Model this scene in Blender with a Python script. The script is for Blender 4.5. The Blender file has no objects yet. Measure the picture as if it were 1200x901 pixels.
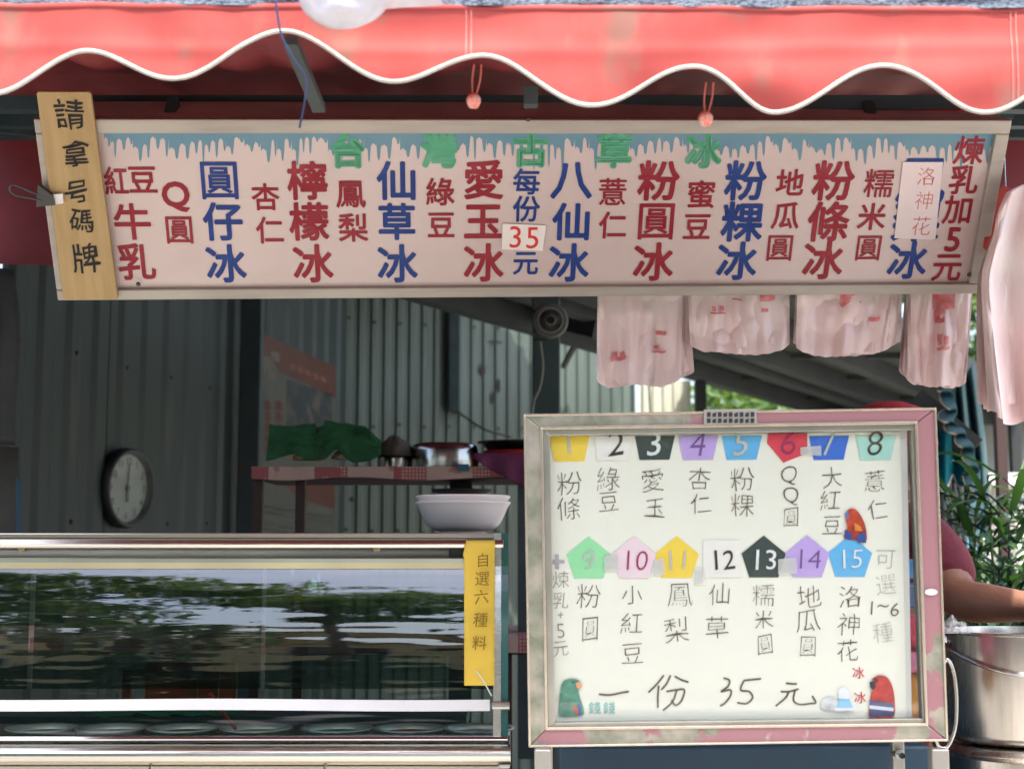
import bpy, math, random
from mathutils import Vector, Matrix, noise
R = math.radians
S = bpy.context.scene
COL = S.collection

# ------------------------------------------------------------------ camera, world, sun, exposure
F_PX, PITCH, EYE = 1667.0, 6.65, Vector((0, 0, 1.4))
cam = bpy.data.cameras.new('camera'); cam_o = bpy.data.objects.new('camera', cam); COL.objects.link(cam_o)
cam.lens = 50; cam.sensor_width = 36; cam.clip_start = 0.05; cam.clip_end = 400
cam_o.location = EYE; cam_o.rotation_euler = (R(90 + PITCH), 0, 0)
cam.dof.use_dof = True; cam.dof.focus_distance = 2.65; cam.dof.aperture_fstop = 5.0
S.camera = cam_o

SUN_EL, SUN_AZ = 69.0, 150.0          # azimuth clockwise from +Y (the way the camera looks)
w = bpy.data.worlds.new('World'); S.world = w; w.use_nodes = True
wn = w.node_tree; wn.nodes.clear()
sky = wn.nodes.new('ShaderNodeTexSky'); sky.sky_type = 'NISHITA'; sky.sun_disc = False
sky.sun_elevation = R(SUN_EL); sky.sun_rotation = R(SUN_AZ); sky.air_density = 1.0; sky.dust_density = 5.0
bg = wn.nodes.new('ShaderNodeBackground'); bg.inputs['Strength'].default_value = 0.15
wo = wn.nodes.new('ShaderNodeOutputWorld')
wn.links.new(sky.outputs[0], bg.inputs[0]); wn.links.new(bg.outputs[0], wo.inputs[0])
sl = bpy.data.lights.new('sun', 'SUN'); sl.energy = 2.6; sl.angle = R(0.6); sl.color = (1, 0.92, 0.80)
so = bpy.data.objects.new('sun', sl); COL.objects.link(so); so.location = (2, -3, 9)
sd = Vector((math.sin(R(SUN_AZ)) * math.cos(R(SUN_EL)), math.cos(R(SUN_AZ)) * math.cos(R(SUN_EL)), math.sin(R(SUN_EL))))
so.rotation_euler = sd.to_track_quat('Z', 'Y').to_euler()
S.view_settings.view_transform = 'Standard'; S.view_settings.look = 'None'
S.view_settings.exposure = 1.93; S.view_settings.gamma = 1.0
S.cycles.max_bounces = 8; S.cycles.transparent_max_bounces = 16; S.cycles.caustics_reflective = False
S.cycles.caustics_refractive = False; S.cycles.use_denoising = True; S.cycles.sample_clamp_indirect = 6

_c, _s = math.cos(R(PITCH)), math.sin(R(PITCH))
def ray(px, py):
    x = (px - 600) / F_PX; y = (450.5 - py) / F_PX
    return Vector((x, _c - _s * y, _s + _c * y))
def at(px, py, Y):
    d = ray(px, py); return EYE + d * (Y / d.y)
def pxm(Y): return Y / F_PX
class Plane:
    def __init__(s, O, U, V):
        s.O = Vector(O); s.U = Vector(U).normalized(); s.V = Vector(V); s.V = (s.V - s.U * s.V.dot(s.U)).normalized()
        s.N = s.U.cross(s.V)                       # towards the camera
    def p(s, px, py, e=0.0):
        d = ray(px, py); O = s.O + s.N * e
        return EYE + d * ((O - EYE).dot(s.N) / d.dot(s.N))
    def m(s, px, py):
        a = s.p(px, py); return (s.p(px + 1, py) - a).length, (s.p(px, py + 1) - a).length

# ------------------------------------------------------------------ materials
def mat(name, c1, c2=None, scale=6, rough=.5, metal=0, bump=0, bscale=60, stretch=(1, 1, 1), detail=5, lo=.35, hi=.65,
        c3=None, s3=2, t3=(.6, .7), rvar=0, trans=0, transc=None, alpha=0, spec=.5, coat=0, coord='Object'):
    m = bpy.data.materials.new(name); m.use_nodes = True; n = m.node_tree.nodes; L = m.node_tree.links
    b = n['Principled BSDF']; out = n['Material Output']
    b.inputs['Roughness'].default_value = rough; b.inputs['Metallic'].default_value = metal
    b.inputs['Specular IOR Level'].default_value = spec; b.inputs['Coat Weight'].default_value = coat
    tc = n.new('ShaderNodeTexCoord'); mp = n.new('ShaderNodeMapping'); mp.inputs['Scale'].default_value = stretch
    L.new(tc.outputs[coord], mp.inputs[0])
    if c2 is None: c2 = tuple(x * .86 for x in c1)
    nz = n.new('ShaderNodeTexNoise'); nz.inputs['Scale'].default_value = scale; nz.inputs['Detail'].default_value = detail
    L.new(mp.outputs[0], nz.inputs['Vector'])
    rp = n.new('ShaderNodeValToRGB'); rp.color_ramp.elements[0].position = lo; rp.color_ramp.elements[1].position = hi
    rp.color_ramp.elements[0].color = (*c1, 1); rp.color_ramp.elements[1].color = (*c2, 1)
    L.new(nz.outputs['Fac'], rp.inputs[0]); cs = rp.outputs[0]
    if c3 is not None:
        n3 = n.new('ShaderNodeTexNoise'); n3.inputs['Scale'].default_value = s3; n3.inputs['Detail'].default_value = 8
        L.new(mp.outputs[0], n3.inputs['Vector'])
        r3 = n.new('ShaderNodeValToRGB'); r3.color_ramp.elements[0].position = t3[0]; r3.color_ramp.elements[1].position = t3[1]
        L.new(n3.outputs['Fac'], r3.inputs[0])
        mx = n.new('ShaderNodeMix'); mx.data_type = 'RGBA'; mx.inputs['B'].default_value = (*c3, 1)
        L.new(r3.outputs[0], mx.inputs['Factor']); L.new(cs, mx.inputs['A']); cs = mx.outputs['Result']
    L.new(cs, b.inputs['Base Color'])
    if rvar:
        mr = n.new('ShaderNodeMapRange'); mr.inputs['To Min'].default_value = max(.02, rough - rvar); mr.inputs['To Max'].default_value = rough + rvar
        L.new(nz.outputs['Fac'], mr.inputs[0]); L.new(mr.outputs[0], b.inputs['Roughness'])
    if bump:
        nb = n.new('ShaderNodeTexNoise'); nb.inputs['Scale'].default_value = bscale; nb.inputs['Detail'].default_value = 4
        L.new(mp.outputs[0], nb.inputs['Vector'])
        bp = n.new('ShaderNodeBump'); bp.inputs['Strength'].default_value = bump; bp.inputs['Distance'].default_value = .01
        L.new(nb.outputs['Fac'], bp.inputs['Height']); L.new(bp.outputs[0], b.inputs['Normal'])
    sh = b.outputs[0]
    if trans:
        t = n.new('ShaderNodeBsdfTranslucent'); mx = n.new('ShaderNodeMixShader'); mx.inputs[0].default_value = trans
        if transc: t.inputs[0].default_value = (*transc, 1)
        else: L.new(cs, t.inputs[0])
        L.new(sh, mx.inputs[1]); L.new(t.outputs[0], mx.inputs[2]); sh = mx.outputs[0]
    if alpha:
        t = n.new('ShaderNodeBsdfTransparent'); mx = n.new('ShaderNodeMixShader'); mx.inputs[0].default_value = alpha
        L.new(sh, mx.inputs[1]); L.new(t.outputs[0], mx.inputs[2]); sh = mx.outputs[0]
    L.new(sh, out.inputs[0])
    return m
def glassmat(name, tint=(.93, .97, .95), rough=.0, f0=.04, bump=0, stretch=(1, 1, 1), bscale=3):
    m = bpy.data.materials.new(name); m.use_nodes = True; n = m.node_tree.nodes; L = m.node_tree.links; n.clear()
    o = n.new('ShaderNodeOutputMaterial'); t = n.new('ShaderNodeBsdfTransparent'); g = n.new('ShaderNodeBsdfGlossy')
    lw = n.new('ShaderNodeLayerWeight'); lw.inputs[0].default_value = .5; mx = n.new('ShaderNodeMixShader')
    pw = n.new('ShaderNodeMath'); pw.operation = 'POWER'; pw.inputs[1].default_value = 5; L.new(lw.outputs['Facing'], pw.inputs[0])
    f = n.new('ShaderNodeMath'); f.operation = 'MULTIPLY_ADD'; f.inputs[1].default_value = 1 - f0; f.inputs[2].default_value = f0; L.new(pw.outputs[0], f.inputs[0])
    t.inputs[0].default_value = (*tint, 1); g.inputs['Roughness'].default_value = rough
    if bump:
        tc = n.new('ShaderNodeTexCoord'); mp = n.new('ShaderNodeMapping'); mp.inputs['Scale'].default_value = stretch
        nb = n.new('ShaderNodeTexNoise'); nb.inputs['Scale'].default_value = bscale; bp = n.new('ShaderNodeBump')
        bp.inputs['Strength'].default_value = bump; bp.inputs['Distance'].default_value = .02
        L.new(tc.outputs['Object'], mp.inputs[0]); L.new(mp.outputs[0], nb.inputs[0]); L.new(nb.outputs[0], bp.inputs['Height'])
        L.new(bp.outputs[0], g.inputs['Normal'])
    L.new(f.outputs[0], mx.inputs[0]); L.new(t.outputs[0], mx.inputs[1]); L.new(g.outputs[0], mx.inputs[2]); L.new(mx.outputs[0], o.inputs[0])
    return m
def fade(name, c, c2): return mat(name, c, c2, scale=22, rough=.45, spec=.25, lo=.4, hi=.75, c3=c2, s3=5, t3=(.55, .8))
def flat(name, c, rough=.6): return mat(name, c, tuple(x * .93 for x in c), scale=40, rough=rough, spec=.2)

# ------------------------------------------------------------------ mesh builder
W = {}
class MB:
    def __init__(s): s.v = []; s.f = []
    def add(s, vs, fs):
        k = len(s.v); s.v += [Vector(x) for x in vs]; s.f += [tuple(i + k for i in f) for f in fs]; return s
    def box(s, x0, x1, y0, y1, z0, z1):
        return s.obox(Vector(((x0 + x1) / 2, (y0 + y1) / 2, (z0 + z1) / 2)), Vector(((x1 - x0) / 2, 0, 0)), Vector((0, (y1 - y0) / 2, 0)), Vector((0, 0, (z1 - z0) / 2)))
    def obox(s, c, a, b, d):
        c = Vector(c); vs = [c + a * i + b * j + d * k for k in (-1, 1) for j in (-1, 1) for i in (-1, 1)]
        return s.add(vs, [(0, 2, 3, 1), (4, 5, 7, 6), (0, 1, 5, 4), (2, 6, 7, 3), (0, 4, 6, 2), (1, 3, 7, 5)])
    def bar(s, p, q, wdt, dep, up=(0, 0, 1)):
        p, q = Vector(p), Vector(q); d = (q - p); t = d.normalized(); u = Vector(up); a = t.cross(u)
        if a.length < 1e-4: a = t.cross(Vector((0, 1, 0)))
        a.normalize(); b = a.cross(t)
        return s.obox((p + q) / 2, d / 2, a * wdt / 2, b * dep / 2)
    def prism(s, pts, off):
        pts = [Vector(p) for p in pts]; off = Vector(off); n = len(pts)
        return s.add(pts + [p + off for p in pts], [tuple(range(n)), tuple(range(2 * n - 1, n - 1, -1))] + [(i, i + n, (i + 1) % n + n, (i + 1) % n) for i in range(n)])
    def tube(s, pts, r, n=8, cap=True, closed=False, flatn=None):
        pts = [Vector(p) for p in pts]; rr = r if isinstance(r, (list, tuple)) else [r] * len(pts)
        ref = Vector((0.13, 0.31, 0.94)); vs = []; N = len(pts)
        for i, p in enumerate(pts):
            t = (pts[(i + 1) % N] - pts[i - 1]) if closed else (pts[min(i + 1, N - 1)] - pts[max(i - 1, 0)])
            t.normalize(); a = t.cross(ref)
            if a.length < .05: a = t.cross(Vector((1, 0, 0)))
            a.normalize(); b = t.cross(a); ref = b.cross(t) if False else ref
            for k in range(n):
                an = 2 * math.pi * k / n; vs.append(p + (a * math.cos(an) + b * math.sin(an)) * rr[i])
        fs = []
        for i in range(N if closed else N - 1):
            j = (i + 1) % N
            for k in range(n): fs.append((i * n + k, i * n + (k + 1) % n, j * n + (k + 1) % n, j * n + k))
        if cap and not closed: fs += [tuple(range(n - 1, -1, -1)), tuple(range((N - 1) * n, N * n))]
        return s.add(vs, fs)
    def lathe(s, c, prof, n=40, axis=(0, 0, 1), wob=0, k=24):
        c = Vector(c); ax = Vector(axis).normalized(); a = ax.orthogonal().normalized(); b = ax.cross(a); vs = []
        for (r, z) in prof:
            for i in range(n):
                an = 2 * math.pi * i / n; rad = max(r, 1e-5) * (1 + wob * math.sin(an * k))
                vs.append(c + ax * z + (a * math.cos(an) + b * math.sin(an)) * rad)
        m = len(prof)
        return s.add(vs, [(i * n + k2, i * n + (k2 + 1) % n, (i + 1) * n + (k2 + 1) % n, (i + 1) * n + k2) for i in range(m - 1) for k2 in range(n)])
    def grid(s, fn, nu, nv):
        vs = [fn(i / nu, j / nv) for j in range(nv + 1) for i in range(nu + 1)]
        return s.add(vs, [(j * (nu + 1) + i, j * (nu + 1) + i + 1, (j + 1) * (nu + 1) + i + 1, (j + 1) * (nu + 1) + i) for j in range(nv) for i in range(nu)])
    def build(s, name, m, parent=None, smooth=False, bevel=0, solid=0, **tags):
        lo = Vector([min(v[i] for v in s.v) for i in range(3)]); hi = Vector([max(v[i] for v in s.v) for i in range(3)])
        o0 = (lo + hi) / 2
        if parent is None: o0.z = lo.z
        me = bpy.data.meshes.new(name); me.from_pydata([tuple(v - o0) for v in s.v], [], s.f); me.update()
        if m: me.materials.append(m)
        if smooth: me.polygons.foreach_set('use_smooth', [True] * len(me.polygons))
        o = bpy.data.objects.new(name, me); COL.objects.link(o)
        if parent is not None: o.parent = parent; o.location = o0 - W[parent.name]
        else: o.location = o0
        W[o.name] = o0
        if bevel:
            b = o.modifiers.new('bevel', 'BEVEL'); b.width = bevel; b.segments = 2; b.limit_method = 'ANGLE'; b.angle_limit = R(40)
        if solid:
            b = o.modifiers.new('solid', 'SOLIDIFY'); b.thickness = solid; b.offset = 0
        for k, v in tags.items(): o[k] = v
        return o
def thing(name, label, cat, loc, group=None):
    o = bpy.data.objects.new(name, None); COL.objects.link(o); o.location = loc; o['label'] = label; o['category'] = cat
    o.empty_display_size = .05
    if group: o['group'] = group
    W[o.name] = Vector(loc); return o
def tag(o, label, cat, group=None):
    o['label'] = label; o['category'] = cat
    if group: o['group'] = group
    return o
def dup(o, loc, label=None, rotz=None, parent=None):
    c = o.copy(); COL.objects.link(c); W[c.name] = Vector(loc)
    if parent is not None: c.parent = parent
    else:
        c.location = loc
        if rotz is not None: c.rotation_euler.z = rotz
        if label: c['label'] = label
    for ch in list(o.children): dup(ch, loc, parent=c)
    return c

# ------------------------------------------------------------------ lettering
_g = {}
def glyph(ch, off):
    k = (ch, off)
    if k not in _g:
        c = bpy.data.curves.new('glyph', 'FONT'); c.body = ch; c.size = 1; c.offset = off; c.resolution_u = 3
        o = bpy.data.objects.new('glyph', c); me = o.to_mesh()
        vs = [v.co.copy() for v in me.vertices]; fs = [tuple(p.vertices) for p in me.polygons]
        o.to_mesh_clear(); bpy.data.objects.remove(o); bpy.data.curves.remove(c)
        x0, x1 = min(v.x for v in vs), max(v.x for v in vs); y0, y1 = min(v.y for v in vs), max(v.y for v in vs)
        _g[k] = ([((v.x - (x0 + x1) / 2), (v.y - (y0 + y1) / 2)) for v in vs], fs)
    return _g[k]
def write(mb, pl, items, eps=.0012, off=0.0, hand=0.0, slant=0.0, squash=1.0, seed=0):
    """items: (char, px, py, em size in px)"""
    for n, it in enumerate(items):
        ch, px, py, sz = it[:4]; wf = it[4] if len(it) > 4 else 1.0
        vs, fs = glyph(ch, min(off, 0)); mx, my = pl.m(px, py); c = pl.p(px, py, eps); out = []
        rnd = random.Random(seed * 100 + n); rot = rnd.uniform(-.07, .07) if hand else 0; s0 = rnd.uniform(0, 50)
        for x, y in vs:
            if hand:
                d = noise.noise_vector(Vector((x * 1.7 + s0, y * 1.7, s0))) * hand
                x2, y2 = x + d.x, y + d.y + x * .06; x, y = x2 * math.cos(rot) - y2 * math.sin(rot), x2 * math.sin(rot) + y2 * math.cos(rot)
            x += slant * y
            out.append(c + pl.U * x * sz * mx * wf + pl.V * y * sz * my * squash)
        mb.add(out, fs)
        o_ = off * (.5 if ch in '圓灣糯薏' and off > .015 and off < .05 else 1)
        if off > 0:
            nn = 8 if off > .008 else 4
            for r_ in ((o_, o_ * .5) if off > .03 else (o_,)):
                for k in range(nn):
                    a_ = 2 * math.pi * k / nn; dv = (pl.U * math.cos(a_) * mx + pl.V * math.sin(a_) * my) * sz * r_ + pl.N * (.00003 * (k + 1))
                    mb.add([v + dv for v in out], fs)
    return mb
def poly(pl, pts, eps):
    mb = MB(); mb.add([pl.p(x, y, eps) for x, y in pts], [tuple(range(len(pts)))]); return mb
def stroke(mb, pl, pts, wpx, eps, smooth=True):
    """a ribbon along pixel points on a plane"""
    P = pts
    if smooth and len(pts) > 2:
        P = []
        for i in range(len(pts) - 1):
            p0, p1, p2, p3 = pts[max(i - 1, 0)], pts[i], pts[i + 1], pts[min(i + 2, len(pts) - 1)]
            for k in range(5):
                t = k / 5; P.append(tuple(.5 * ((2 * p1[a]) + (-p0[a] + p2[a]) * t + (2 * p0[a] - 5 * p1[a] + 4 * p2[a] - p3[a]) * t * t + (-p0[a] + 3 * p1[a] - 3 * p2[a] + p3[a]) * t ** 3) for a in (0, 1)))
        P.append(pts[-1])
    vs = []
    for i, (x, y) in enumerate(P):
        a = P[max(i - 1, 0)]; b = P[min(i + 1, len(P) - 1)]; dx, dy = b[0] - a[0], b[1] - a[1]; l = math.hypot(dx, dy) or 1
        nx, ny = -dy / l * wpx / 2, dx / l * wpx / 2
        vs += [pl.p(x + nx, y + ny, eps), pl.p(x - nx, y - ny, eps)]
    mb.add(vs, [(2 * i, 2 * i + 1, 2 * i + 3, 2 * i + 2) for i in range(len(P) - 1)]); return mb
def catmull(pts, n=8):
    out = []
    for i in range(len(pts) - 1):
        p0, p1, p2, p3 = [Vector(pts[max(0, min(len(pts) - 1, j))]) for j in (i - 1, i, i + 1, i + 2)]
        for k in range(n):
            t = k / n; out.append(.5 * ((2 * p1) + (-p0 + p2) * t + (2 * p0 - 5 * p1 + 4 * p2 - p3) * t * t + (-p0 + 3 * p1 - 3 * p2 + p3) * t ** 3))
    out.append(Vector(pts[-1])); return out

# ------------------------------------------------------------------ palette
steel = mat('brushed_steel', (.62, .61, .57), (.5, .5, .47), scale=3, rough=.28, metal=1, stretch=(1, 1, 18), bump=.05, bscale=40, rvar=.08)
steel_h = mat('brushed_steel_long', (.66, .64, .58), (.54, .53, .48), scale=3, rough=.22, metal=1, stretch=(.4, 12, 12), bump=.04, bscale=20, rvar=.08)
chrome = mat('polished_steel', (.7, .7, .68), (.6, .6, .58), scale=4, rough=.12, metal=1, rvar=.05)
alu = mat('aluminium_frame', (.62, .6, .57), (.5, .48, .45), scale=9, rough=.45, metal=.25, bump=.06, c3=(.3, .29, .26), s3=14, t3=(.66, .8), stretch=(1, 1, 1))
dark_steel = mat('dark_painted_steel', (.035, .06, .065), (.05, .075, .08), scale=12, rough=.5, c3=(.09, .06, .045), s3=9, t3=(.62, .72))
red_post = mat('dark_red_paint', (.045, .014, .012), (.035, .011, .01), rough=.5)
white_pl = mat('white_plastic', (.78, .78, .76), (.7, .7, .69), rough=.35)
black_pl = mat('black_plastic', (.02, .022, .023), (.035, .035, .035), rough=.45)
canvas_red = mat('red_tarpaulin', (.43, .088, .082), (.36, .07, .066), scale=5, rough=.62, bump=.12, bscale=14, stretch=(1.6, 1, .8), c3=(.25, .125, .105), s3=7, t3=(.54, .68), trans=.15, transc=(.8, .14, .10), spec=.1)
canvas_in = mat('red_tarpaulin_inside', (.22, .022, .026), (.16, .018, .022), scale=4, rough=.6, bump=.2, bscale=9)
trim_w = mat('white_binding', (.56, .53, .49), (.46, .43, .39), scale=30, rough=.7, bump=.3, bscale=200)

# ================================================================== SETTING
mb = MB(); mb.add([(-150, -150, 0), (150, -150, 0), (150, 150, 0), (-150, 150, 0)], [(0, 1, 2, 3)])
mb.build('ground', mat('concrete_ground', (.36, .345, .32), (.3, .29, .27), scale=1.2, rough=.85, bump=.3, bscale=30, c3=(.17, .17, .16), s3=.5, t3=(.5, .7)), kind='structure')
mb = MB(); mb.add([(-60, -10.6, .004), (60, -10.6, .004), (60, -3.0, .004), (-60, -3.0, .004)], [(0, 1, 2, 3)])
mb.build('road', mat('asphalt', (.055, .055, .055), (.075, .073, .07), scale=8, rough=.85, bump=.5, bscale=150), kind='structure')
mb = MB(); mb.box(-60, 60, -3.0, -2.8, 0, .13); mb.build('kerb', mat('kerb_concrete', (.35, .34, .32), rough=.8), kind='structure', bevel=.02)

mb = MB(); mb.box(-60, 60, -16.4, -10.6, 0, .12); mb.build('verge', mat('verge_soil', (.06, .07, .035), (.04, .05, .025), scale=5, rough=.95, bump=.6, bscale=30), kind='structure')

# corrugated side wall of the stall, two runs of sheet metal
def corr(name, A, B, z0, z1, pitch, depth, m, label, sheets):
    A, B = Vector((*A, 0)), Vector((*B, 0)); d = (B - A); Ln = d.length; t = d / Ln; n = Vector((t.y, -t.x, 0))
    root = thing(name, label, 'wall', A)
    k = int(Ln / pitch); per = max(1, k // sheets); i = 0
    while i < k:
        e = min(k, i + per); mb = MB(); pr = []
        if i: A_ = A - t * .02; pr.append(A_ + t * (i * pitch))
        for j in range(i, e):
            for a, h in ((0, 0), (.18, 0), (.32, 1), (.68, 1), (.82, 0)):
                pr.append(A + t * ((j + a) * pitch) + n * (h * depth))
        pr.append(A + t * (e * pitch)); hh = .002 * ((i // per) % 2)
        vs = [Vector((p.x, p.y, z)) + n * hh for z in (z0, z1) for p in pr]; q = len(pr)
        mb.add(vs, [(u, u + 1, q + u + 1, q + u) for u in range(q - 1)])
        mb.build('panel', m, root, solid=.0012); i = e
    return root, A, t, n
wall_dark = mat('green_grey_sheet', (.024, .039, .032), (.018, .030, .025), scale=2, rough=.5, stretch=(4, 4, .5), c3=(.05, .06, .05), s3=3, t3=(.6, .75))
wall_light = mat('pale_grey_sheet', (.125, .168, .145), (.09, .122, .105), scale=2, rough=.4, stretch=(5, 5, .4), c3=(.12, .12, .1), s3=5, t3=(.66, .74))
def wallA(Y): return Vector((-1.386 + .24 * (Y - 5.1), Y, 0))
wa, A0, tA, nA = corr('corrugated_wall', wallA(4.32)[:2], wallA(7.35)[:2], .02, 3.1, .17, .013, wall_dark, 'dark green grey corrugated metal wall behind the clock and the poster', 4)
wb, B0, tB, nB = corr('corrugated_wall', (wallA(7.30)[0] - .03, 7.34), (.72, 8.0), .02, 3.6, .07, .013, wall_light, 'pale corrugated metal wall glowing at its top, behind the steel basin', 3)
mb = MB(); e = wallA(7.2); mb.box(e.x - .06, e.x + .02, 7.28, 7.34, 0, 3.2)

bolt_m = mat('rusty_bolt', (.05, .035, .025), rough=.7)
for root, A_, t_, n_, L_, mm in ((wa, A0, tA, nA, 3.0, .17), (wb, B0, tB, nB, 1.7, .07)):
    mb = MB(); rb = random.Random(3)
    for z in (.9, 1.5, 2.05, 2.6, 3.0):
        for k in range(int(L_ / mm / 2)):
            c = A_ + t_ * ((2 * k + .5) * mm) + n_ * .015 + Vector((0, 0, z + rb.uniform(-.01, .01))); mb.lathe(c, [(0, .006), (.006, .005), (.009, -.002)], 8, axis=n_)
    mb.build('bolts', bolt_m, root, kind='stuff')
spot = mat('rust_spot', (.03, .03, .02), rough=.8)
for px, py, w_, h_ in ((566, 433, 3, 7), (584, 452, 2.5, 9), (578, 466, 2, 7), (580, 401, 9, 1.5), (412, 585, 2.5, 3)):
    d = ray(px, py); k_ = (B0 + nB * .016 - EYE).dot(nB) / d.dot(nB); c = EYE + d * k_; q_ = k_ / F_PX
    mb = MB(); mb.add([c + t_ * (math.cos(i * .6283) * w_ * q_ * (1 + .3 * (i % 2))) + Vector((0, 0, math.sin(i * .6283) * h_ * q_)) for i in range(10)], [tuple(range(10))]); mb.build('rust_spot', spot, wb)

# posts against the far wall
def post(p0, w, d, z0, z1, m, label, name='steel_post'):
    mb = MB(); mb.box(p0.x - w / 2, p0.x + w / 2, p0.y - d / 2, p0.y + d / 2, z0, z1)
    return tag(mb.build(name, m, bevel=.006), label, 'post')
p = at(533, 400, 7.55); mb = MB(); mb.box(p.x - .03, p.x + .03, 7.5, 7.58, at(533, 482, 7.5).z, 3.35)
tag(mb.build('wall_bracket', dark_steel, bevel=.004), 'dark hanging steel channel on the pale corrugated wall, ending above the steel basin', 'bracket')
p = at(640, 400, 4.9)
post(p, .095, .09, 0, 3.1, mat('blue_grey_post', (.045, .08, .085), (.06, .1, .1), scale=6, rough=.45, c3=(.1, .09, .07), s3=7, t3=(.64, .7)), 'blue grey square steel post below the round black fan')
p = at(343, 370, 7.05); post(p, .1, .08, 0, 3.1, dark_steel, 'dark steel post beside the orange poster on the green wall')
p = at(296, 370, 5.95); post(p, .09, .07, 0, 3.0, dark_steel, 'dark steel post between the clock and the orange poster')

# shed roof over the back of the stall
mb = MB(); k = 26
for i in range(k):
    for (a, h) in ((0, 0), (.5, .03)): pass
def roofsheet(x0, x1, y0, y1, z0, z1, pitch, dep):
    mb = MB(); n = int((x1 - x0) / pitch)
    xs = []
    for i in range(n):
        for a, h in ((0, 0), (.35, 0), (.5, 1), (.85, 1)): xs.append((x0 + (i + a) * pitch, h * dep))
    q = len(xs); mb.add([(x, y, z + h) for (y, z) in ((y0, z0), (y1, z1)) for x, h in xs], [(u, u + 1, q + u + 1, q + u) for u in range(q - 1)]); return mb
o = roofsheet(-3.2, .9, 4.31, 6.98, 2.78, 3.16, .16, .03).build('shed_roof', wall_dark, solid=.002)
tag(o, 'corrugated metal roof sheet over the back of the stall', 'roof')
sky_m = mat('fibreglass_sheet', (.8, .82, .84), rough=.4, trans=.75, transc=(.85, .88, .92))
o = roofsheet(-.1, .85, 7.0, 7.47, 3.17, 3.23, .07, .02).build('added_skylight', sky_m); roofsheet(-3.2, .05, 6.9, 8.6, 3.22, 3.42, .16, .03).build('roof_sheet', wall_dark, bpy.data.objects['shed_roof'], solid=.002); tag(o, 'translucent sheet added out of view to brighten the pale corrugated wall', 'skylight')  # translucent sheet is added, unseen, to brighten the top of the pale wall
roofsheet(-.1, .85, 7.475, 8.6, 3.235, 3.37, .07, .02).build('added_clear_sheet', mat('clear_fibreglass', (.8, .82, .84), rough=.3, trans=.6, transc=(.85, .88, .92), alpha=.7), o)  # clear stretch of the added sheet, passes sun onto the same wall
mb = MB(); mb.box(-3.2, -3.12, 2.0, 9, 0, 3.1); tag(mb.build('side_wall', wall_dark), 'plain dark side wall at the far left of the stall', 'wall')
mb = MB(); mb.box(-3.12, -1.60, 4.30, 4.34, 0, 2.9); tag(mb.build('partition_wall', mat('black_board', (.012, .018, .018), rough=.7)), 'dark board partition at the left edge beside the corrugated wall', 'wall')

# ================================================================== AWNING
def scal(px):      # lower edge of the valance, in photo pixels
    K = [(-260, 118), (-130, 62), (0, 118), (108, 68), (205, 99), (335, 43), (462, 104), (565, 73), (690, 131), (812, 84), (908, 137), (1028, 85), (1150, 138), (1268, 84), (1390, 136), (1500, 84)]
    for (a, b), (c, d) in zip(K, K[1:]):
        if a <= px <= c:
            t = (px - a) / (c - a); return b + (d - b) * (.5 - .5 * math.cos(math.pi * t))
    return 110
YV = 1.8
aw = thing('awning', 'red tarpaulin awning with a scalloped white edged front over the stall', 'awning', (0, YV, 2.05))
def top_py(px): return 13 + 5 * (px / 1200)
def vwave(px, t): return YV - .012 - .006 * math.sin(px / 83 + 1.2) * t * t - .003 * math.sin(px / 47) * t * t - .012 * t * math.sin(math.pi * t * .8)
def vsurf(u, v):
    px = -250 + 1700 * u; a = at(px, top_py(px), YV); b = at(px, scal(px), YV)
    z = a.z + (b.z - a.z) * v; x = a.x + (b.x - a.x) * v
    v_ = (a.z - (a.z + (b.z - a.z) * v)) / .125
    Y = vwave(px, v_) + .006 * noise.noise(Vector((px / 80, v_ * 2, 0))) 
    f = .002 * math.exp(-((v_ - .42 - .06 * math.sin(px / 300)) / .09) ** 2)
    return Vector((x, Y - f, z))
MB().grid(vsurf, 320, 26).build('valance', canvas_red, aw, smooth=True)
MB().tube([vsurf(i / 420, 1.0) + Vector((0, -.001, .001)) for i in range(421)], .0028, 8).build('valance_trim', trim_w, aw, smooth=True)
def csurf(u, v):
    px = -250 + 1700 * u; a = vsurf(u, 0); y = YV + 2.85 * v
    sag = .025 * math.sin(u * 60) * math.sin(math.pi * ((v * 3) % 1))
    return Vector((a.x * (1 + .9 * v) , a.y + (y - YV), a.z + .25 * (y - YV) - abs(sag)))
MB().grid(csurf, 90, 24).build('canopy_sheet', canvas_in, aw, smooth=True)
for px in (546, 552, 1180, 1186):
    u_ = (px + 250) / 1700; MB().grid(lambda a, b: vsurf(u_ + a * .0007, b * .97) + Vector((0, -.0012, 0)), 1, 26).build('seam', mat('seam_thread', (.55, .2, .18), rough=.7), aw)
mb = MB(); mb.tube([vsurf(i / 60, 0) + Vector((0, .004, .002)) for i in range(61)], .006, 8); mb.build('front_hem', canvas_red, aw, smooth=True)
fr_m = mat('teal_steel_frame', (.018, .04, .046), (.026, .05, .055), rough=.5, scale=9)
for y, zo in ((2.62, .035), (3.2, .035), (3.8, .035), (4.5, .035)):
    mb = MB(); mb.box(-2.4, 2.4, y - .014, y + .014, 2.07 + .25 * (y - YV) - zo - .014, 2.07 + .25 * (y - YV) - zo + .014)
    mb.build('cross_bar', fr_m, aw)
for x in (-1.9, -1.25, -.78, -.33, .3, .95, 1.6, 2.2):
    mb = MB(); mb.bar((x, 2.66, 2.24), (x + .14, 4.62, 2.735), .034, .03); mb.build('rafter', fr_m, aw)
for x in (-.62, -.05, .75):
    mb = MB(); mb.bar((x - .2, 2.64, 2.235), (x + .02, 3.18, 2.37), .022, .02); mb.build('brace', fr_m, aw)
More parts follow.
